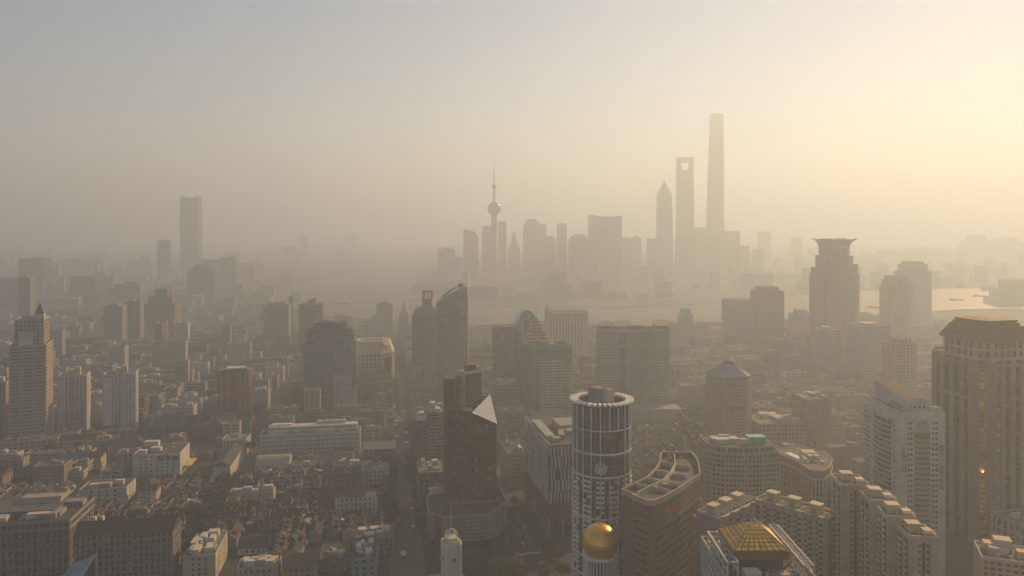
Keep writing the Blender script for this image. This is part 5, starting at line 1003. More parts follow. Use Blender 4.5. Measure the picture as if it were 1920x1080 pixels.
midrise('white_bank_block', 'hazy white arcaded block beyond the glass-pyramid beige tower', 1325, 1372, 655, 668, 18, W_, 'flat', G_, 4, 1.6, 3.6, 1.5, rot=rad(4))
midrise('rose_block', 'rose-brown apartment block right of the beige pilastered block', 1512, 1560, 750, 840, 34, (.34, .24, .19), 'flat', G_, 3.2, 1.5, 3.4, 1.6, rot=rad(6))
# ------------------------------------------------------------------ auto labels: nearest landmark, side and rank
PEND = []
ORD = ['', 'second', 'third', 'fourth', 'fifth', 'sixth', 'seventh', 'eighth', 'ninth', 'tenth', 'eleventh', 'twelfth', 'thirteenth', 'fourteenth', 'fifteenth', 'sixteenth', 'seventeenth', 'eighteenth', 'nineteenth', 'twentieth']
def pend(o, desc, x, y): PEND.append((o, desc, x, y))
def settle():
    groups = {}
    for o, desc, x, y in PEND:
        p = pix(x, y); best = None
        for sh, lx, ly in LAND:
            q = pix(lx, ly); dd = math.hypot(p[0] - q[0], (p[1] - q[1]) * 2)
            if best is None or dd < best[0]: best = (dd, sh, q)
        dx, dy = p[0] - best[2][0], (p[1] - best[2][1]) * 1.6
        rel = ('right of' if dx > 0 else 'left of') if abs(dx) > abs(dy) else ('in front of' if dy > 0 else 'behind')
        groups.setdefault((desc, rel, best[1]), []).append((best[0], o))
    for (desc, rel, sh), lst in groups.items():
        lst.sort(key=lambda q: q[0])
        for i, (dd, o) in enumerate(lst):
            rk = '' if len(lst) == 1 else ('nearest ' if i == 0 else (ORD[i] if i < len(ORD) else '%dth' % (i + 1)) + ' nearest ')
            o['label'] = '%s, %s%s the %s' % (desc, rk, rel, sh)
def clear(x, y, r, lst=EX): return all((x - a) ** 2 + (y - b) ** 2 > (r + c) ** 2 for a, b, c in lst)
# ------------------------------------------------------------------ terrace rows of the lane quarters
ROWM = {}
def row_meshes(n, u, dp, eh, rise):
    k = (n, u, dp)
    if k in ROWM: return ROWM[k]
    L = n * u; P = rect(L, dp); wall = MB().box(-L / 2, L / 2, -dp / 2, dp / 2, 0, eh)
    win = MB()
    for i in range(n):                                   # recessed-looking window and door stacks, proud jambs
        x = -L / 2 + (i + .5) * u
        for z in (1.0, 3.9):
            for s in (-1, 1): win.box(x - .6, x + .6, s * dp / 2 - .06, s * dp / 2 + .06, z, z + 1.6)
            for s in (-1, 1):
                for e in (-.72, .72): wall.box(x + e - .1, x + e + .1, s * dp / 2 - .14, s * dp / 2 + .14, z - .1, z + 1.75)
    for z, h2 in ((eh, rise),):                          # gable triangles
        for s in (-1, 1): wall.quad((s * L / 2, -dp / 2, z), (s * L / 2, dp / 2, z), (s * L / 2, 0, z + h2))
    for s in (-1, 1): wall.prism([(s * L / 2 - .22, -dp / 2 - .3), (s * L / 2 + .22, -dp / 2 - .3), (s * L / 2 + .22, 0), (s * L / 2 - .22, 0)], eh - .4, 0, top=[(s * L / 2 - .22, -dp / 2 - .3, eh + .5), (s * L / 2 + .22, -dp / 2 - .3, eh + .5), (s * L / 2 + .22, 0, eh + rise + .7), (s * L / 2 - .22, 0, eh + rise + .7)]); wall.prism([(s * L / 2 - .22, 0), (s * L / 2 + .22, 0), (s * L / 2 + .22, dp / 2 + .3), (s * L / 2 - .22, dp / 2 + .3)], eh - .4, 0, top=[(s * L / 2 - .22, 0, eh + rise + .7), (s * L / 2 + .22, 0, eh + rise + .7), (s * L / 2 + .22, dp / 2 + .3, eh + .5), (s * L / 2 - .22, dp / 2 + .3, eh + .5)])
    roof = MB(); rnd = random.Random(n * 31 + int(dp * 7))
    for i in range(n):                                   # each house its own sagging roof panel, joints stepped
        x0, x1 = -L / 2 + i * u + .03, -L / 2 + (i + 1) * u - .03; a = rnd.uniform(-.2, .25)
        zr = eh + rise + a; roof.quad((x0, -dp / 2 - .5, eh - .15), (x1, -dp / 2 - .5, eh - .15), (x1, 0, zr), (x0, 0, zr)); roof.quad((x1, dp / 2 + .5, eh - .15), (x0, dp / 2 + .5, eh - .15), (x0, 0, zr), (x1, 0, zr)); roof.box(x0, x1, -.22, .22, zr - .12, zr + .14)
    r = (wall.mesh(TINT), win.mesh(GLASSD), roof.mesh(TROOF)); ROWM[k] = r; return r
dm = MB(); dm.v = [(-1.2, -1.4, 0), (1.2, -1.4, 0), (1.2, -1.4, 1.5), (0, -1.4, 2.6), (-1.2, -1.4, 1.5), (1.2, 1.8, 1.5), (0, 1.8, 2.6), (-1.2, 1.8, 1.5), (1.2, 1.8, 0), (-1.2, 1.8, 0)]
dm.f = [(0, 1, 2, 3, 4), (1, 8, 5, 2), (9, 0, 4, 7)]; DORM = dm.mesh(TINT)
dr = MB(); dr.v = [(-1.5, -1.7, 1.35), (0, -1.7, 2.85), (1.5, -1.7, 1.35), (-1.5, 2, 1.35), (0, 2, 2.85), (1.5, 2, 1.35)]; dr.f = [(0, 1, 4, 3), (1, 2, 5, 4)]; DROOF = dr.mesh(TROOF)
CHIM = MB().box(-.35, .35, -.5, .5, 0, 2.0).mesh(TINT); CAP = MB().box(-.45, .45, -.6, .6, 1.98, 2.15).mesh(GREY)
SHED = MB().prism(rect(3.6, 3), 0, 0, top=[(-1.8, -1.5, 2.2), (1.8, -1.5, 2.2), (1.8, 1.5, 2.9), (-1.8, 1.5, 2.9)]).mesh(TINT); SROOF = MB().prism([(-2, -1.8), (2, -1.8), (2, 1.8), (-2, 1.8)], 0, 0, top=[(-2, -1.8, 2.3), (2, -1.8, 2.3), (2, 1.8, 3.1), (-2, 1.8, 3.1)]); SROOF.v = [(x, y, (2.16 if y < 0 else 2.96) if z == 0 else z) for x, y, z in SROOF.v]; SROOF = SROOF.mesh(TINT)
rl = random.Random(404); NROW = 0; RBX = MB().box(-.5, .5, -.5, .5, 0, 1).mesh(TINT)
ROOFC = [((.07, .062, .06), 'slate-grey'), ((.08, .058, .048), 'brown'), ((.11, .05, .04), 'red-brown'), ((.055, .053, .056), 'charcoal')]
def terrace(x, y, rot, n, u, dp):
    global NROW
    NROW += 1; eh = 5.9; rise = 3.2; wl, gl, rf = row_meshes(n, u, dp, eh, rise); rc, rn = rl.choice(ROOFC); f = rl.uniform(.75, 1.2); rc = tuple(c * f for c in rc); g = rl.uniform(.1, .27) if rl.random() < .75 else rl.uniform(.3, .5); wc = (g, g * .95, g * rl.uniform(.78, .9))
    t = thing('terrace_row', 'x', 'row houses', (x, y, 0), rot, 'tiled terrace rows in the lanes'); pend(t, '%s %s-house terrace row' % (rn, {3: 'three', 4: 'four', 5: 'five', 6: 'six', 7: 'seven', 8: 'eight'}[n]), x, y)
    obj('wall', wl, t, color=wc); obj('window', gl, t)['kind'] = 'stuff'; obj('roof', rf, t, color=rc); L = n * u
    for i in range(n):
        xx = -L / 2 + (i + .5) * u
        if rl.random() < .5:
            s = rl.choice((-1, -1, 1)); dw = obj('dormer', DORM, t, (xx, s * dp * .27, eh + .7), 0 if s < 0 else math.pi, color=tuple(min(.62, c * rl.uniform(1.0, 1.7)) for c in wc)); obj('dormer_roof', DROOF, dw, color=rc)
        if rl.random() < .35: ch = obj('chimney', CHIM, t, (xx + u / 2, rl.uniform(-1, 1), eh + rise - .6), color=wc); obj('cap', CAP, ch)
        if rl.random() < .4: 
            sh = obj('rear_shed', SHED, t, (xx + rl.uniform(-.5, .5), rl.choice((-1, 1)) * (dp / 2 + .6), eh - rl.uniform(1.5, 4)), color=wc)
            obj('shed_roof', SROOF, sh, color=rl.choice([(.25, .25, .24), (.4, .4, .38), (.12, .11, .1), (.12, .11, .1), (.05, .16, .36), (.2, .07, .05), (.3, .28, .22), (.16, .2, .22)]))
        if rl.random() < .45: obj('roof_patch', RBX, t, (xx + rl.uniform(-1, 1), rl.choice((-1, 1)) * dp * .25, eh + rise * .5 - .05), 0, (rl.uniform(.8, 2.2), rl.uniform(.8, 1.8), .35), color=rl.choice([(.5, .5, .48), (.42, .4, .34), (.3, .3, .3), (.06, .17, .36), (.17, .06, .05)]))
        if rl.random() < .05: obj('tarpaulin', RBX, t, (xx, rl.choice((-1, 1)) * dp * .25, eh + rise * .5 - .2), 0, (rl.uniform(3, 5), rl.uniform(2.5, 4), .5), color=rl.choice([(.04, .17, .42), (.04, .17, .42), (.12, .3, .38), (.3, .08, .06)]))
        if rl.random() < .12: bx('water_heater', t, STEEL, xx, dp * .1, eh + rise - .3, 1.6, 1.0, .7)
def vis(x, y, mrg=30): return abs(x) < y * .667 + mrg
def on_road(s, t_, rs_, rt_):
    return any(abs(s - a) < b + rs_ for a, b in SR if not (a in (96,) and t_ > 700)) or any(abs(t_ - a) < b + rt_ for a, b in TR)
def lanes(s0, s1, t0, t1, prob_turn=.35):
    t_ = t0
    while t_ < t1:
        s = s0
        turn = rl.random() < prob_turn
        if turn:                                         # a band of rows running away from the viewer
            dep_ = min(rl.choice((5, 6, 7)) * 4.7, t1 - t_)
            while s < s1:
                n = max(3, int(dep_ / 4.7)); x, y = st(s + 5, t_ + n * 4.7 / 2)
                if vis(x, y) and NROW < 285 and all(clear(*st(s + 5, t_ + q * n * 4.7), 5.5) for q in (.15, .5, .85)): terrace(x, y, GR + math.pi / 2 + rl.uniform(-.03, .03), n, 4.7, 9.6)
                s += rl.uniform(11.4, 12.8)
            t_ += dep_ + 2.2
        else:
            while s < s1:
                n = rl.choice((4, 5, 6, 7)); L = n * 4.7
                if s + L > s1: n = 3; L = n * 4.7
                if s + L > s1 + 3: break
                x, y = st(s + L / 2, t_ + 5)
                if vis(x, y) and NROW < 285:
                    if all(clear(*st(s + L * q, t_ + 5), 5.5) for q in (.12, .5, .88)): terrace(x, y, GR + rl.uniform(-.03, .03), n, 4.7, 9.6)
                    elif clear(*st(s + 7.5, t_ + 5), 6): terrace(*st(s + 7.5, t_ + 5), GR + rl.uniform(-.04, .04), 3, 4.7, 9.6)
                s += L + rl.choice((1.2, 2.4, 4))
            t_ += rl.uniform(11.2, 12.4)
ZONES = [(-131, -4, 556, 735, .35), (-258, -150, 556, 736, .35), (-392, -276, 560, 736, .3), (-512, -408, 640, 736, .3), (110, 186, 640, 736, .4), (120, 184, 750, 844, .5), (198, 294, 640, 844, .5), (306, 414, 700, 958, .5)]
for z_ in ZONES: lanes(*z_)
# ------------------------------------------------------------------ ordinary blocks
PROTO = {}
def proto(wd, dp, nf, style):
    k = (wd, dp, nf, style)
    if k in PROTO: return PROTO[k]
    z = nf * 3.4; P = rect(wd, dp); core = MB().prism(inset(P, .4), 0, z); m = MB(); pin = inset(P, .7)
    for f in range(nf + 1): a = f * 3.4 - (0 if f == 0 else .9); m.ring(P, pin, a, a + (1.8 if 0 < f < nf else .9))
    ps = {'grid': 3.4, 'band': 12.0, 'wide': 5.2}[style]; pw = {'grid': 1.6, 'band': 2.0, 'wide': 3.0}[style]
    for i in range(4):
        a, b = P[i], P[(i + 1) % 4]; Ln = math.dist(a, b); n = max(1, round(Ln / ps)); g = math.atan2(b[1] - a[1], b[0] - a[0])
        for j in range(n + 1):
            f = min(max(j / n * Ln, pw / 2), Ln - pw / 2); x, y = a[0] + math.cos(g) * f - math.sin(g) * .2, a[1] + math.sin(g) * f + math.cos(g) * .2; m.obox(x, y, g, pw / 2, .32, 0, z + .04)
    m.ring(scl(P, 1.003), inset(P, .4), z + .02, z + 1.1)
    r = (m.mesh(TINT), core.mesh(GLASS), MB().prism(inset(P, .2), z - .1, z + .25).mesh(TROOF), hip(P, z, min(wd, dp) * .26).mesh(TROOF), gable(P, z, dp * .3, 'x').mesh(TROOF)); PROTO[k] = r; return r
RB = UB.setdefault('tint_box', MB().box(-.5, .5, -.5, .5, 0, 1).mesh(TINT))
WALLC = [((.46, .45, .42), 'off-white'), ((.38, .34, .27), 'cream'), ((.25, .25, .25), 'grey'), ((.3, .25, .2), 'tan'), ((.16, .155, .15), 'dark grey'), ((.2, .13, .1), 'brick-red'), ((.32, .34, .34), 'pale blue-grey'), ((.36, .33, .24), 'yellowish')]
NUM = {2: 'two', 3: 'three', 4: 'four', 5: 'five', 6: 'six', 7: 'seven', 8: 'eight', 9: 'nine', 12: 'twelve', 16: 'sixteen'}
rb = random.Random(909); NB = {'apartment building': 0, 'office building': 0, 'shop building': 0, 'town house': 0}
def block(x, y, rot, wd, dp, nf, style, cat, rk):
    wl, co, fl, hp, gb = proto(wd, dp, nf, style); (wc, wn), z = rb.choice(WALLC), nf * 3.4; f = rb.uniform(.55, .95); wc = tuple(c * f for c in wc)
    NB[cat] += 1; nm = {'apartment building': 'apartment_block', 'office building': 'office_block', 'shop building': 'shop_block', 'town house': 'town_house'}[cat]
    t = thing(nm, 'x', cat, (x, y, 0), rot, 'ordinary %ss of the middle distance' % cat)
    pend(t, '%s %s-storey %s %s' % (wn, NUM[nf], {'flat': 'flat-roofed', 'hip': 'hip-roofed', 'gx': 'gable-roofed'}[rk], {'apartment building': 'apartment block', 'office building': 'office block', 'shop building': 'shop block', 'town house': 'town house'}[cat]), x, y)
    obj('wall', wl, t, color=wc); obj('glazing', co, t); rc = rb.choice([(.1, .096, .092), (.13, .122, .115), (.07, .066, .064), (.16, .152, .145), (.08, .1, .09)]) if rk == 'flat' else rb.choice([(.14, .055, .04), (.08, .06, .05), (.07, .066, .066), (.17, .065, .045)])
    obj('roof', {'flat': fl, 'hip': hp, 'gx': gb}[rk], t, color=rc)
    if rk == 'flat':
        for _ in range(rb.randint(2, 4) if y < 1150 else rb.randint(1, 2)):
            q = rb.random(); kf = rb.uniform(.8, 1.35); s = (rb.uniform(3, 7), rb.uniform(3, 5), rb.uniform(2.2, 3.6)) if q < .6 else (rb.uniform(1.4, 3), rb.uniform(1.2, 2), rb.uniform(1, 1.6))
            obj('stair_house' if q < .6 else 'air_conditioner', RB, t, (rb.uniform(-.36, .36) * wd, rb.uniform(-.3, .3) * dp, z + .2), 0, s, color=tuple((c + sum(wc) / 3) * .5 * kf for c in wc))
    EX.append((x, y, max(dp, wd * .5) * .5))
def fill():
    ss = sorted(SR); ts = sorted(TR); cells = []
    for (sa, ha), (sb, hb) in zip(ss[:-1], ss[1:]):
        for (ta, ga), (tb, gb_) in zip(ts[:-1], ts[1:]):
            s0, s1, t0, t1 = sa + ha + 2, sb - hb - 2, ta + ga + 2, tb - gb_ - 2
            if s1 - s0 < 14 or any(z[0] - 12 < (s0 + s1) / 2 < z[1] + 12 and z[2] - 8 < (t0 + t1) / 2 < z[3] + 8 for z in ZONES): continue
            cells.append((t0, s0, s1, t1))
    for t0, s0, s1, t1 in sorted(cells):
        t_ = t0 + 4
        while t_ < t1 - 8:
            s = s0; rowd = rb.choice((12, 14, 18))
            while s < s1 - 12:
                far_ = t_ > 1150; wd = rb.choice((26, 36, 48) if far_ else (18, 26, 36)); wd = min(wd, max(c for c in (14, 18, 26, 36, 48) if c <= max(14, s1 - s)))
                x, y = st(s + wd / 2, t_ + rowd / 2)
                if vis(x, y, 40) and y < bank(x, y) - 45 and y > 560 and all(clear(*st(s + wd * q, t_ + rowd / 2), rowd * .55) for q in (.14, .5, .86)):
                    left = x / y < -.12; q = rb.random()
                    nf = rb.choice((2, 3, 3, 4, 5)) if y < 850 else rb.choice((3, 4, 5, 6, 6, 7))
                    if left and y > 900 and q > .9: nf = rb.choice((9, 12))
                    if left and y > 1200 and q > .95: nf = 16
                    if -.2 < x / y < .3 and y > 1000: nf = min(nf, 7)
                    if x > 0 and y < 1100: nf = min(nf, 5)
                    pitched = nf <= 5 and rb.random() < .5
                    cat = ('town house' if pitched else 'shop building') if nf <= 4 else ('office building' if q < .4 else 'apartment building')
                    if NB[cat] < 295: block(x, y, GR + rb.choice((0, 0, 0, .02, -.02)), wd, rowd, nf, rb.choice(('grid', 'grid', 'wide', 'band')), cat, rb.choice(('hip', 'gx')) if pitched else 'flat')
                s += wd + rb.choice((1.5, 2.5, 4, 7))
            t_ += rowd + (rb.uniform(6, 10) if t_ < 1150 else rb.uniform(12, 20))
fill()
rg = random.Random(31)
for _ in range(9000):                                     # small houses squeezed into the gaps between blocks
    y = rg.uniform(565, 1150); x = rg.uniform(-.66, .62) * y; s_, t_ = to_st(x, y)
    if on_road(s_, t_, 4, 4) or not clear(x, y, 6.2) or NB['town house'] > 560: continue
    if any(z[0] < s_ < z[1] and z[2] < t_ < z[3] for z in ZONES) and rg.random() < .6: continue
    wd, dp = rg.choice(((10, 9), (12, 9), (12, 10))); block(x, y, GR + rg.choice((0, math.pi / 2)), wd, dp, rg.choice((2, 2, 3)), rg.choice(('grid', 'wide')), 'town house' if NB['town house'] < 298 else 'shop building', rg.choice(('gx', 'hip', 'gx', 'flat')))
    if NB['shop building'] > 297: break
# ================================================================== TREES, VEHICLES, PEOPLE, BOATS
rt = random.Random(55)
def crown_mesh(seed, mat, n=1500, lobes=9):
    q = random.Random(seed); m = MB(); L = [(0, 0, 0, 3.0)] + [(q.uniform(-2.6, 2.6), q.uniform(-2.6, 2.6), q.uniform(-1.4, 2.0), q.uniform(1.2, 2.1)) for _ in range(lobes)]
    for _ in range(n):
        a = q.choice(L); d_ = Vector((q.gauss(0, 1), q.gauss(0, 1), q.gauss(0, 1))).normalized(); rr = a[3] * q.uniform(.55, 1.08) ** .6
        p = Vector(a[:3]) + d_ * rr; p.z *= .82; nrm = (d_ + Vector((q.gauss(0, .5), q.gauss(0, .5), q.gauss(0, .5)))).normalized(); u = nrm.orthogonal().normalized() * q.uniform(.2, .42); v = nrm.cross(u).normalized() * q.uniform(.16, .34)
        m.quad(p - u - v * .3, p + v, p + u - v * .3, p - v)
    return m.mesh(mat)
CR = [crown_mesh(i, LEAF) for i in range(5)]; CRB = crown_mesh(9, LEAFB, 2200)
tm = MB().tube((0, 0, 0), (.1, 0, 4.6), .3, .17, 8)
for a, z in ((.3, 3.2), (2.4, 3.7), (4.3, 3.4), (5.6, 4.2)): tm.tube((.06, 0, z), (math.cos(a) * 1.9, math.sin(a) * 1.9, z + 2.4), .13, .05, 5)
TRUNK = tm.mesh(BARK)
def tree(x, y, s, desc='dark green street tree', cr=None, group='street trees'):
    t = thing('street_tree', 'x', 'tree', (x, y, 0), rt.uniform(0, 6), group); t.scale = (s, s, s * rt.uniform(.9, 1.15)); pend(t, desc, x, y)
    obj('trunk', TRUNK, t); obj('crown', cr or rt.choice(CR), t, (0, 0, 6.2))
for k in range(30):
    tt = 588 + k * 6.4
    for s, pr in ((.5, .9), (5.5, .8 if tt > 610 else .3), (24.5, .9 if tt > 690 or 560 < tt < 600 else .25), (20.5, .7 if tt > 715 else 0)):
        if rt.random() < pr: tree(*st(s + rt.uniform(-1.3, 1.3), tt + rt.uniform(-2, 2)), rt.uniform(.85, 1.35))
for k in range(40): tree(*st(rt.choice((3, 11.5, 12.5, 24)), 785 + k * 9.5), rt.uniform(.6, .95), 'small dark tree on the paved street')
for k in range(26):
    for s in (-146 + rt.uniform(-1, 1), -134.5 + rt.uniform(-1, 1)):
        if rt.random() < .9: tree(*st(s, 560 + k * 7.0 + rt.uniform(-2, 2)), rt.uniform(1.0, 1.5), 'lane tree with loose dark crown')
for px_, py_, s, b in ((815, 1062, 1.2, 0), (800, 1050, 1.1, 0), (832, 1052, 1.0, 0), (940, 1092, 1.9, 1), (962, 1096, 2.0, 1), (975, 1102, 1.6, 1), (1022, 1040, 1.1, 0), (1035, 1052, 1.2, 0), (1030, 1072, 1.2, 0), (1048, 1060, 1.1, 0), (1055, 1090, 1.3, 0), (905, 1072, 1.1, 0), (885, 1066, 1.0, 0), (925, 1056, 1.0, 0), (958, 985, 1, 0), (960, 968, 1, 0), (964, 950, 1, 0), (1000, 1010, .9, 0), (345, 990, 1.1, 0), (352, 975, 1.0, 0), (1190, 900, 1, 0), (60, 880, 1, 0), (90, 868, 1.1, 0), (150, 846, 1.1, 0), (170, 842, 1.1, 0), (545, 812, 1, 0), (555, 808, 1.1, 0)):
    tree(*gnd(px_, py_), s, 'bright green leafy tree' if b else 'dark rounded tree', CRB if b else None)
for k in range(130):                                       # trees in courts of the middle distance
    for _ in range(12):
        y = rt.uniform(760, 1500); x = rt.uniform(-.64, .62) * y
        if clear(x, y, 4): tree(x, y, rt.uniform(.8, 1.3), 'dusty green courtyard tree', None, 'courtyard trees'); EX.append((x, y, 4)); break
# park on the far bank tip: a wood that reads as one mass
pk = MB(); q = random.Random(4)
for _ in range(9000):
    f = q.random(); px_ = 772 + f * 100; py_ = q.uniform(541 if f < .1 else 536, 546 + f * 18); x, y = gnd(px_, py_); zt = (5 + 9 * math.sin(px_ * .9) ** 2 + 14 * f) * q.random() ** .4
    u = Vector((q.gauss(0, 1), q.gauss(0, 1), q.gauss(0, 1))).normalized(); v = u.orthogonal().normalized() * 1.6; p = Vector((x, y, max(.6, zt))); u = u * 1.8; pk.quad(p - u, p + v, p + u, p - v)
tag(obj('riverside_wood', pk.mesh(LEAF)), 'hazy green riverside park wood on the tip of far bank', 'trees', kind='stuff')
# podium roof garden shrubs
for k in range(34):
    x, y = -32 + rt.uniform(-22, 24), rt.uniform(571, 588)
    t = thing('garden_shrub', 'x', 'shrub', (x, y, 23.3), rt.uniform(0, 6), 'shrubs in the podium roof garden'); t.scale = (.34,) * 3; t['label'] = 'small dark shrub in the roof garden of the mauve-panelled podium'; obj('foliage', rt.choice(CR), t, (0, 0, 3.0)); obj('stem', TRUNK, t, scale=(1, 1, .8))
# cars
def car_proto():
    b = MB(); pr = [(-2.15, .35), (-2.2, .75), (-1.3, .9), (-.75, 1.42), (.85, 1.42), (1.55, .92), (2.15, .8), (2.2, .35)]
    n_ = len(pr); b.v = [(x, -.85 if z < 1 else -.68, z) for x, z in pr] + [(x, .85 if z < 1 else .68, z) for x, z in pr]; b.f = [tuple(range(n_)), tuple(range(2 * n_ - 1, n_ - 1, -1))] + [(i, i + n_, (i + 1) % n_ + n_, (i + 1) % n_) for i in range(n_)]
    g = MB(); g.quad((-1.26, -.62, .97), (-1.26, .62, .97), (-.8, .6, 1.4), (-.8, -.6, 1.4)); g.quad((1.5, -.62, .98), (1.5, .62, .98), (.9, .6, 1.4), (.9, -.6, 1.4))
    for s in (-1, 1): g.quad((-1.1, s * .79, .98), (1.35, s * .79, .98), (.82, s * .7, 1.38), (-.72, s * .7, 1.38))
    g.v = [(x * 1.012, y * 1.012, z + .01) for x, y, z in g.v]; wh = MB().tube((0, -.11, 0), (0, .11, 0), .32, k=12)
    return b.mesh(mk('car_paint', (1, 1, 1), .3, .05, tint=True, spec=.5)), g.mesh(GLASSD), wh.mesh(BLACK), MB().box(-.05, .05, -.2, .2, 0, .14).mesh(METALW)
CB, CG, CW, CL = car_proto()
CC = [((.6, .6, .6), 'white'), ((.02, .02, .02), 'black'), ((.25, .26, .27), 'silver'), ((.25, .03, .03), 'red'), ((.04, .08, .2), 'blue')]
def car(x, y, rot):
    c, nm = rt.choice(CC); t = thing('parked_car' if rt.random() < .0 else 'car', 'x', 'car', (x, y, .02), rot, 'cars on the streets'); pend(t, '%s saloon car on the street' % nm, x, y)
    obj('body', CB, t, color=c); obj('window', CG, t)
    for a in (-1.35, 1.35):
        for s in (-.78, .78): obj('wheel', CW, t, (a, s, .32))
    for s in (-.55, .55): obj('headlight', CL, t, (2.18, s, .6))
for k in range(16): car(*st(96 + rt.choice((-3, 3)), 560 + k * 11 + rt.uniform(-3, 3)), GR + math.pi / 2)
for k in range(12): car(*st(-140 + rt.choice((-2.4, 2.4)), 640 + k * 15 + rt.uniform(-4, 4)), GR + math.pi / 2)
for k in range(10): car(*st(45 + k * 11, 537 + rt.choice((-4, 4))), GR)
for k in range(12): car(*st(-90 + (k % 6) * 7, 858 + (k // 6) * 7), GR + math.pi / 2)
for k in range(9): car(*st(-268 + rt.choice((-2, 2)), 700 + k * 22), GR + math.pi / 2)
# sightseeing tram-bus with cyan roof, and a blue canopy truck at the crossing
x, y = gnd(757, 1046); t = thing('shuttle_bus', 'cyan-roofed shuttle bus stopped on the paved shopping street', 'bus', (x, y, .02), GR)
bx('body', t, DGREY, 0, 0, .5, 3.4, 8.5, 2.6); bx('roof', t, TEAL, 0, 0, 3.1, 3.7, 8.9, .35); bx('windscreen', t, GLASSD, 0, -4.28, 1.5, 2.9, .1, 1.3)
for s in (-1, 1):
    bx('side_window', t, GLASSD, s * 1.72, 0, 1.6, .08, 7.6, 1.1)
    for a in (-2.8, 2.8): o = obj('wheel', CW, t, (s * 1.5, a, .5), math.pi / 2, (1.5, 1.5, 1.5))
x, y = gnd(982, 991); t = thing('canopy_truck', 'small truck with blue canopy parked beside the podium', 'truck', (x, y, .02), GR + .3)
bx('cargo_canopy', t, BLUE, 0, .8, .9, 2.6, 5, 2.3); bx('cab', t, METALW, 0, -2.7, .5, 2.3, 1.8, 1.9); bx('windscreen', t, GLASSD, 0, -3.63, 1.4, 2, .08, .8); bx('chassis', t, BLACK, 0, .2, .4, 1.8, 7, .4)
for s in (-1, 1):
    for a in (-2.4, 2): obj('wheel', CW, t, (s * 1.1, a, .45), math.pi / 2, (1.4, 1.4, 1.4))
KM = [(RED, 'red'), (TEAL, 'teal'), (METALW, 'white'), (WARM, 'yellow')]
for k in range(26):
    x, y = st(rt.choice((8.5, 9.5, 19.5, 20.5)), 600 + k * 17 + rt.uniform(-5, 5)); mt, nm = rt.choice(KM)
    t = thing('street_kiosk', 'x', 'kiosk', (x, y, .02), GR, 'kiosks along the paved street'); pend(t, '%s-roofed street kiosk' % nm, x, y)
    bx('booth', t, GREY, 0, 0, 0, 2.6, 3.4, 2.4); bx('counter', t, BROWN, -1.4, 0, .9, .5, 2.6, .2); obj('roof', MB().prism(rect(3.6, 4.4), 2.4, 0, top=[(-1.8, -2.2, 2.6), (1.8, -2.2, 2.6), (1.8, 2.2, 2.6), (-1.8, 2.2, 2.6)]).prism(rect(3.4, 4.2), 2.6, 0, top=[(-.3, -.8, 3.4), (.3, -.8, 3.4), (.3, .8, 3.4), (-.3, .8, 3.4)]).mesh(mt), t)
# people: one skinned body shared by all
def person_mesh():
    me = bpy.data.meshes.new('person'); V = [(0, 0, .95), (0, .01, 1.2), (0, .01, 1.42), (0, 0, 1.53), (0, -.01, 1.66), (.1, .02, .9), (.11, -.06, .5), (.11, .04, .08), (.11, -.1, .04), (-.1, .02, .9), (-.11, .12, .5), (-.11, .26, .1), (-.11, .14, .04), (.19, .01, 1.4), (.24, .05, 1.13), (.23, -.06, .88), (-.19, .01, 1.4), (-.24, -.03, 1.13), (-.23, -.14, .9)]
    E_ = [(0, 1), (1, 2), (2, 3), (3, 4), (0, 5), (5, 6), (6, 7), (7, 8), (0, 9), (9, 10), (10, 11), (11, 12), (2, 13), (13, 14), (14, 15), (2, 16), (16, 17), (17, 18)]; rr = [.15, .14, .15, .055, .1, .09, .065, .045, .04, .09, .065, .045, .04, .065, .05, .035, .065, .05, .035]
    me.from_pydata(V, E_, []); o = bpy.data.objects.new('tmp', me); col.objects.link(o); md = o.modifiers.new('s', 'SKIN')
    for i, r_ in enumerate(rr): me.skin_vertices[0].data[i].radius = (r_, r_)
    me.skin_vertices[0].data[0].use_root = True; bpy.context.view_layer.update(); out = bpy.data.meshes.new_from_object(o.evaluated_get(bpy.context.evaluated_depsgraph_get())); bpy.data.objects.remove(o)
    out.materials.clear(); out.materials.append(mk('clothing', (1, 1, 1), .85, .1, tint=True)); return out
PM = person_mesh()
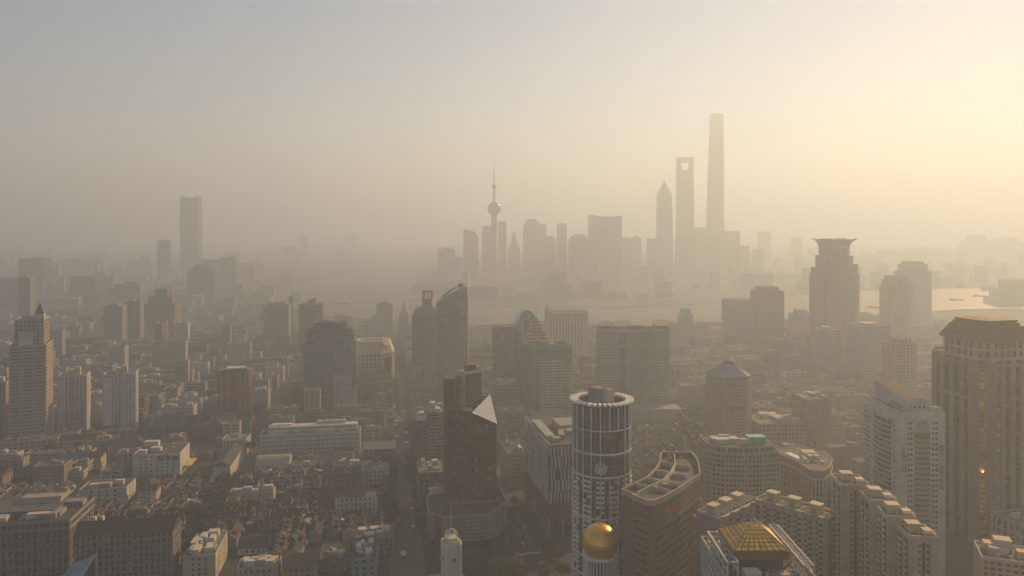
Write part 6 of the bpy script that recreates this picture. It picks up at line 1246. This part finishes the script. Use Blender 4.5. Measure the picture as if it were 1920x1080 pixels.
for k in range(70):
    s, tt = rt.uniform(5, 22), rt.choice((rt.uniform(556, 640), rt.uniform(556, 900))); x, y = st(s, tt)
    o = obj('person', PM, None, (x, y, .02), rt.uniform(0, 6.3), (1, 1, rt.uniform(.92, 1.06)), color=rt.choice([(.03, .03, .04), (.08, .08, .1), (.3, .3, .3), (.2, .05, .05), (.05, .08, .16)]))
    tag(o, 'tiny distant pedestrian walking on the paved shopping street', 'person', 'pedestrians on the paved shopping street')
# boats on the river
def boat(px_, py_, L_, rot, lab):
    x, y = gnd(px_, py_); t = thing('river_boat', lab, 'boat', (x, y, .1), rot, 'boats on the river'); w_ = L_ * .2
    hull = [(-L_ / 2, -w_ * .8), (L_ * .3, -w_), (L_ / 2, 0), (L_ * .3, w_), (-L_ / 2, w_ * .8)]; hm = MB().prism([(a * .94, b * .8) for a, b in hull], 0, 0, top=[(a, b, 2.4 + (.8 if a > 0 else 0)) for a, b in hull])
    obj('hull', hm.mesh(BROWN), t); bx('cabin', t, WHITE, -L_ * .28, 0, 2.4, L_ * .22, w_ * 1.2, 4.2); bx('cargo_hatch', t, TAN, L_ * .06, 0, 2.5, L_ * .36, w_ * 1.3, 1.5); obj('mast', MB().tube((-L_ * .2, 0, 6), (-L_ * .2, 0, 13), .25).mesh(GREY), t)
boat(1645, 577, 60, .1, 'hazy barge on the river right of the lotus-crown tower'); boat(1795, 563, 55, .2, 'dark barge far right on the bright river'); boat(1838, 556, 50, .1, 'barge farther out on the bright river at right'); boat(1245, 565, 45, .1, 'ferry near the far bank under the supertalls'); boat(985, 596, 50, .05, 'barge mid-river below the television tower'); boat(785, 562, 48, .4, 'dark boat off the tip of the far bank'); boat(640, 570, 50, .7, 'faint barge on the wide left river reach')
# ================================================================== HAZE
hz = tag(obj('haze', MB().box(-12500, 12500, -1000, 13500, -1, 850).mesh(None)), 'smoky morning haze filling the air over the city', 'haze', kind='stuff')
hm = bpy.data.materials.new('haze_air'); hm.use_nodes = True; n = hm.node_tree; n.nodes.clear(); out = n.nodes.new('ShaderNodeOutputMaterial'); pv = n.nodes.new('ShaderNodeVolumePrincipled')
pv.inputs['Density'].default_value = HAZE_DENSITY; pv.inputs['Anisotropy'].default_value = HAZE_G; pv.inputs['Color'].default_value = (*HAZE_COL, 1)
n.links.new(pv.outputs[0], out.inputs['Volume']); hz.data.materials.append(hm)
settle()
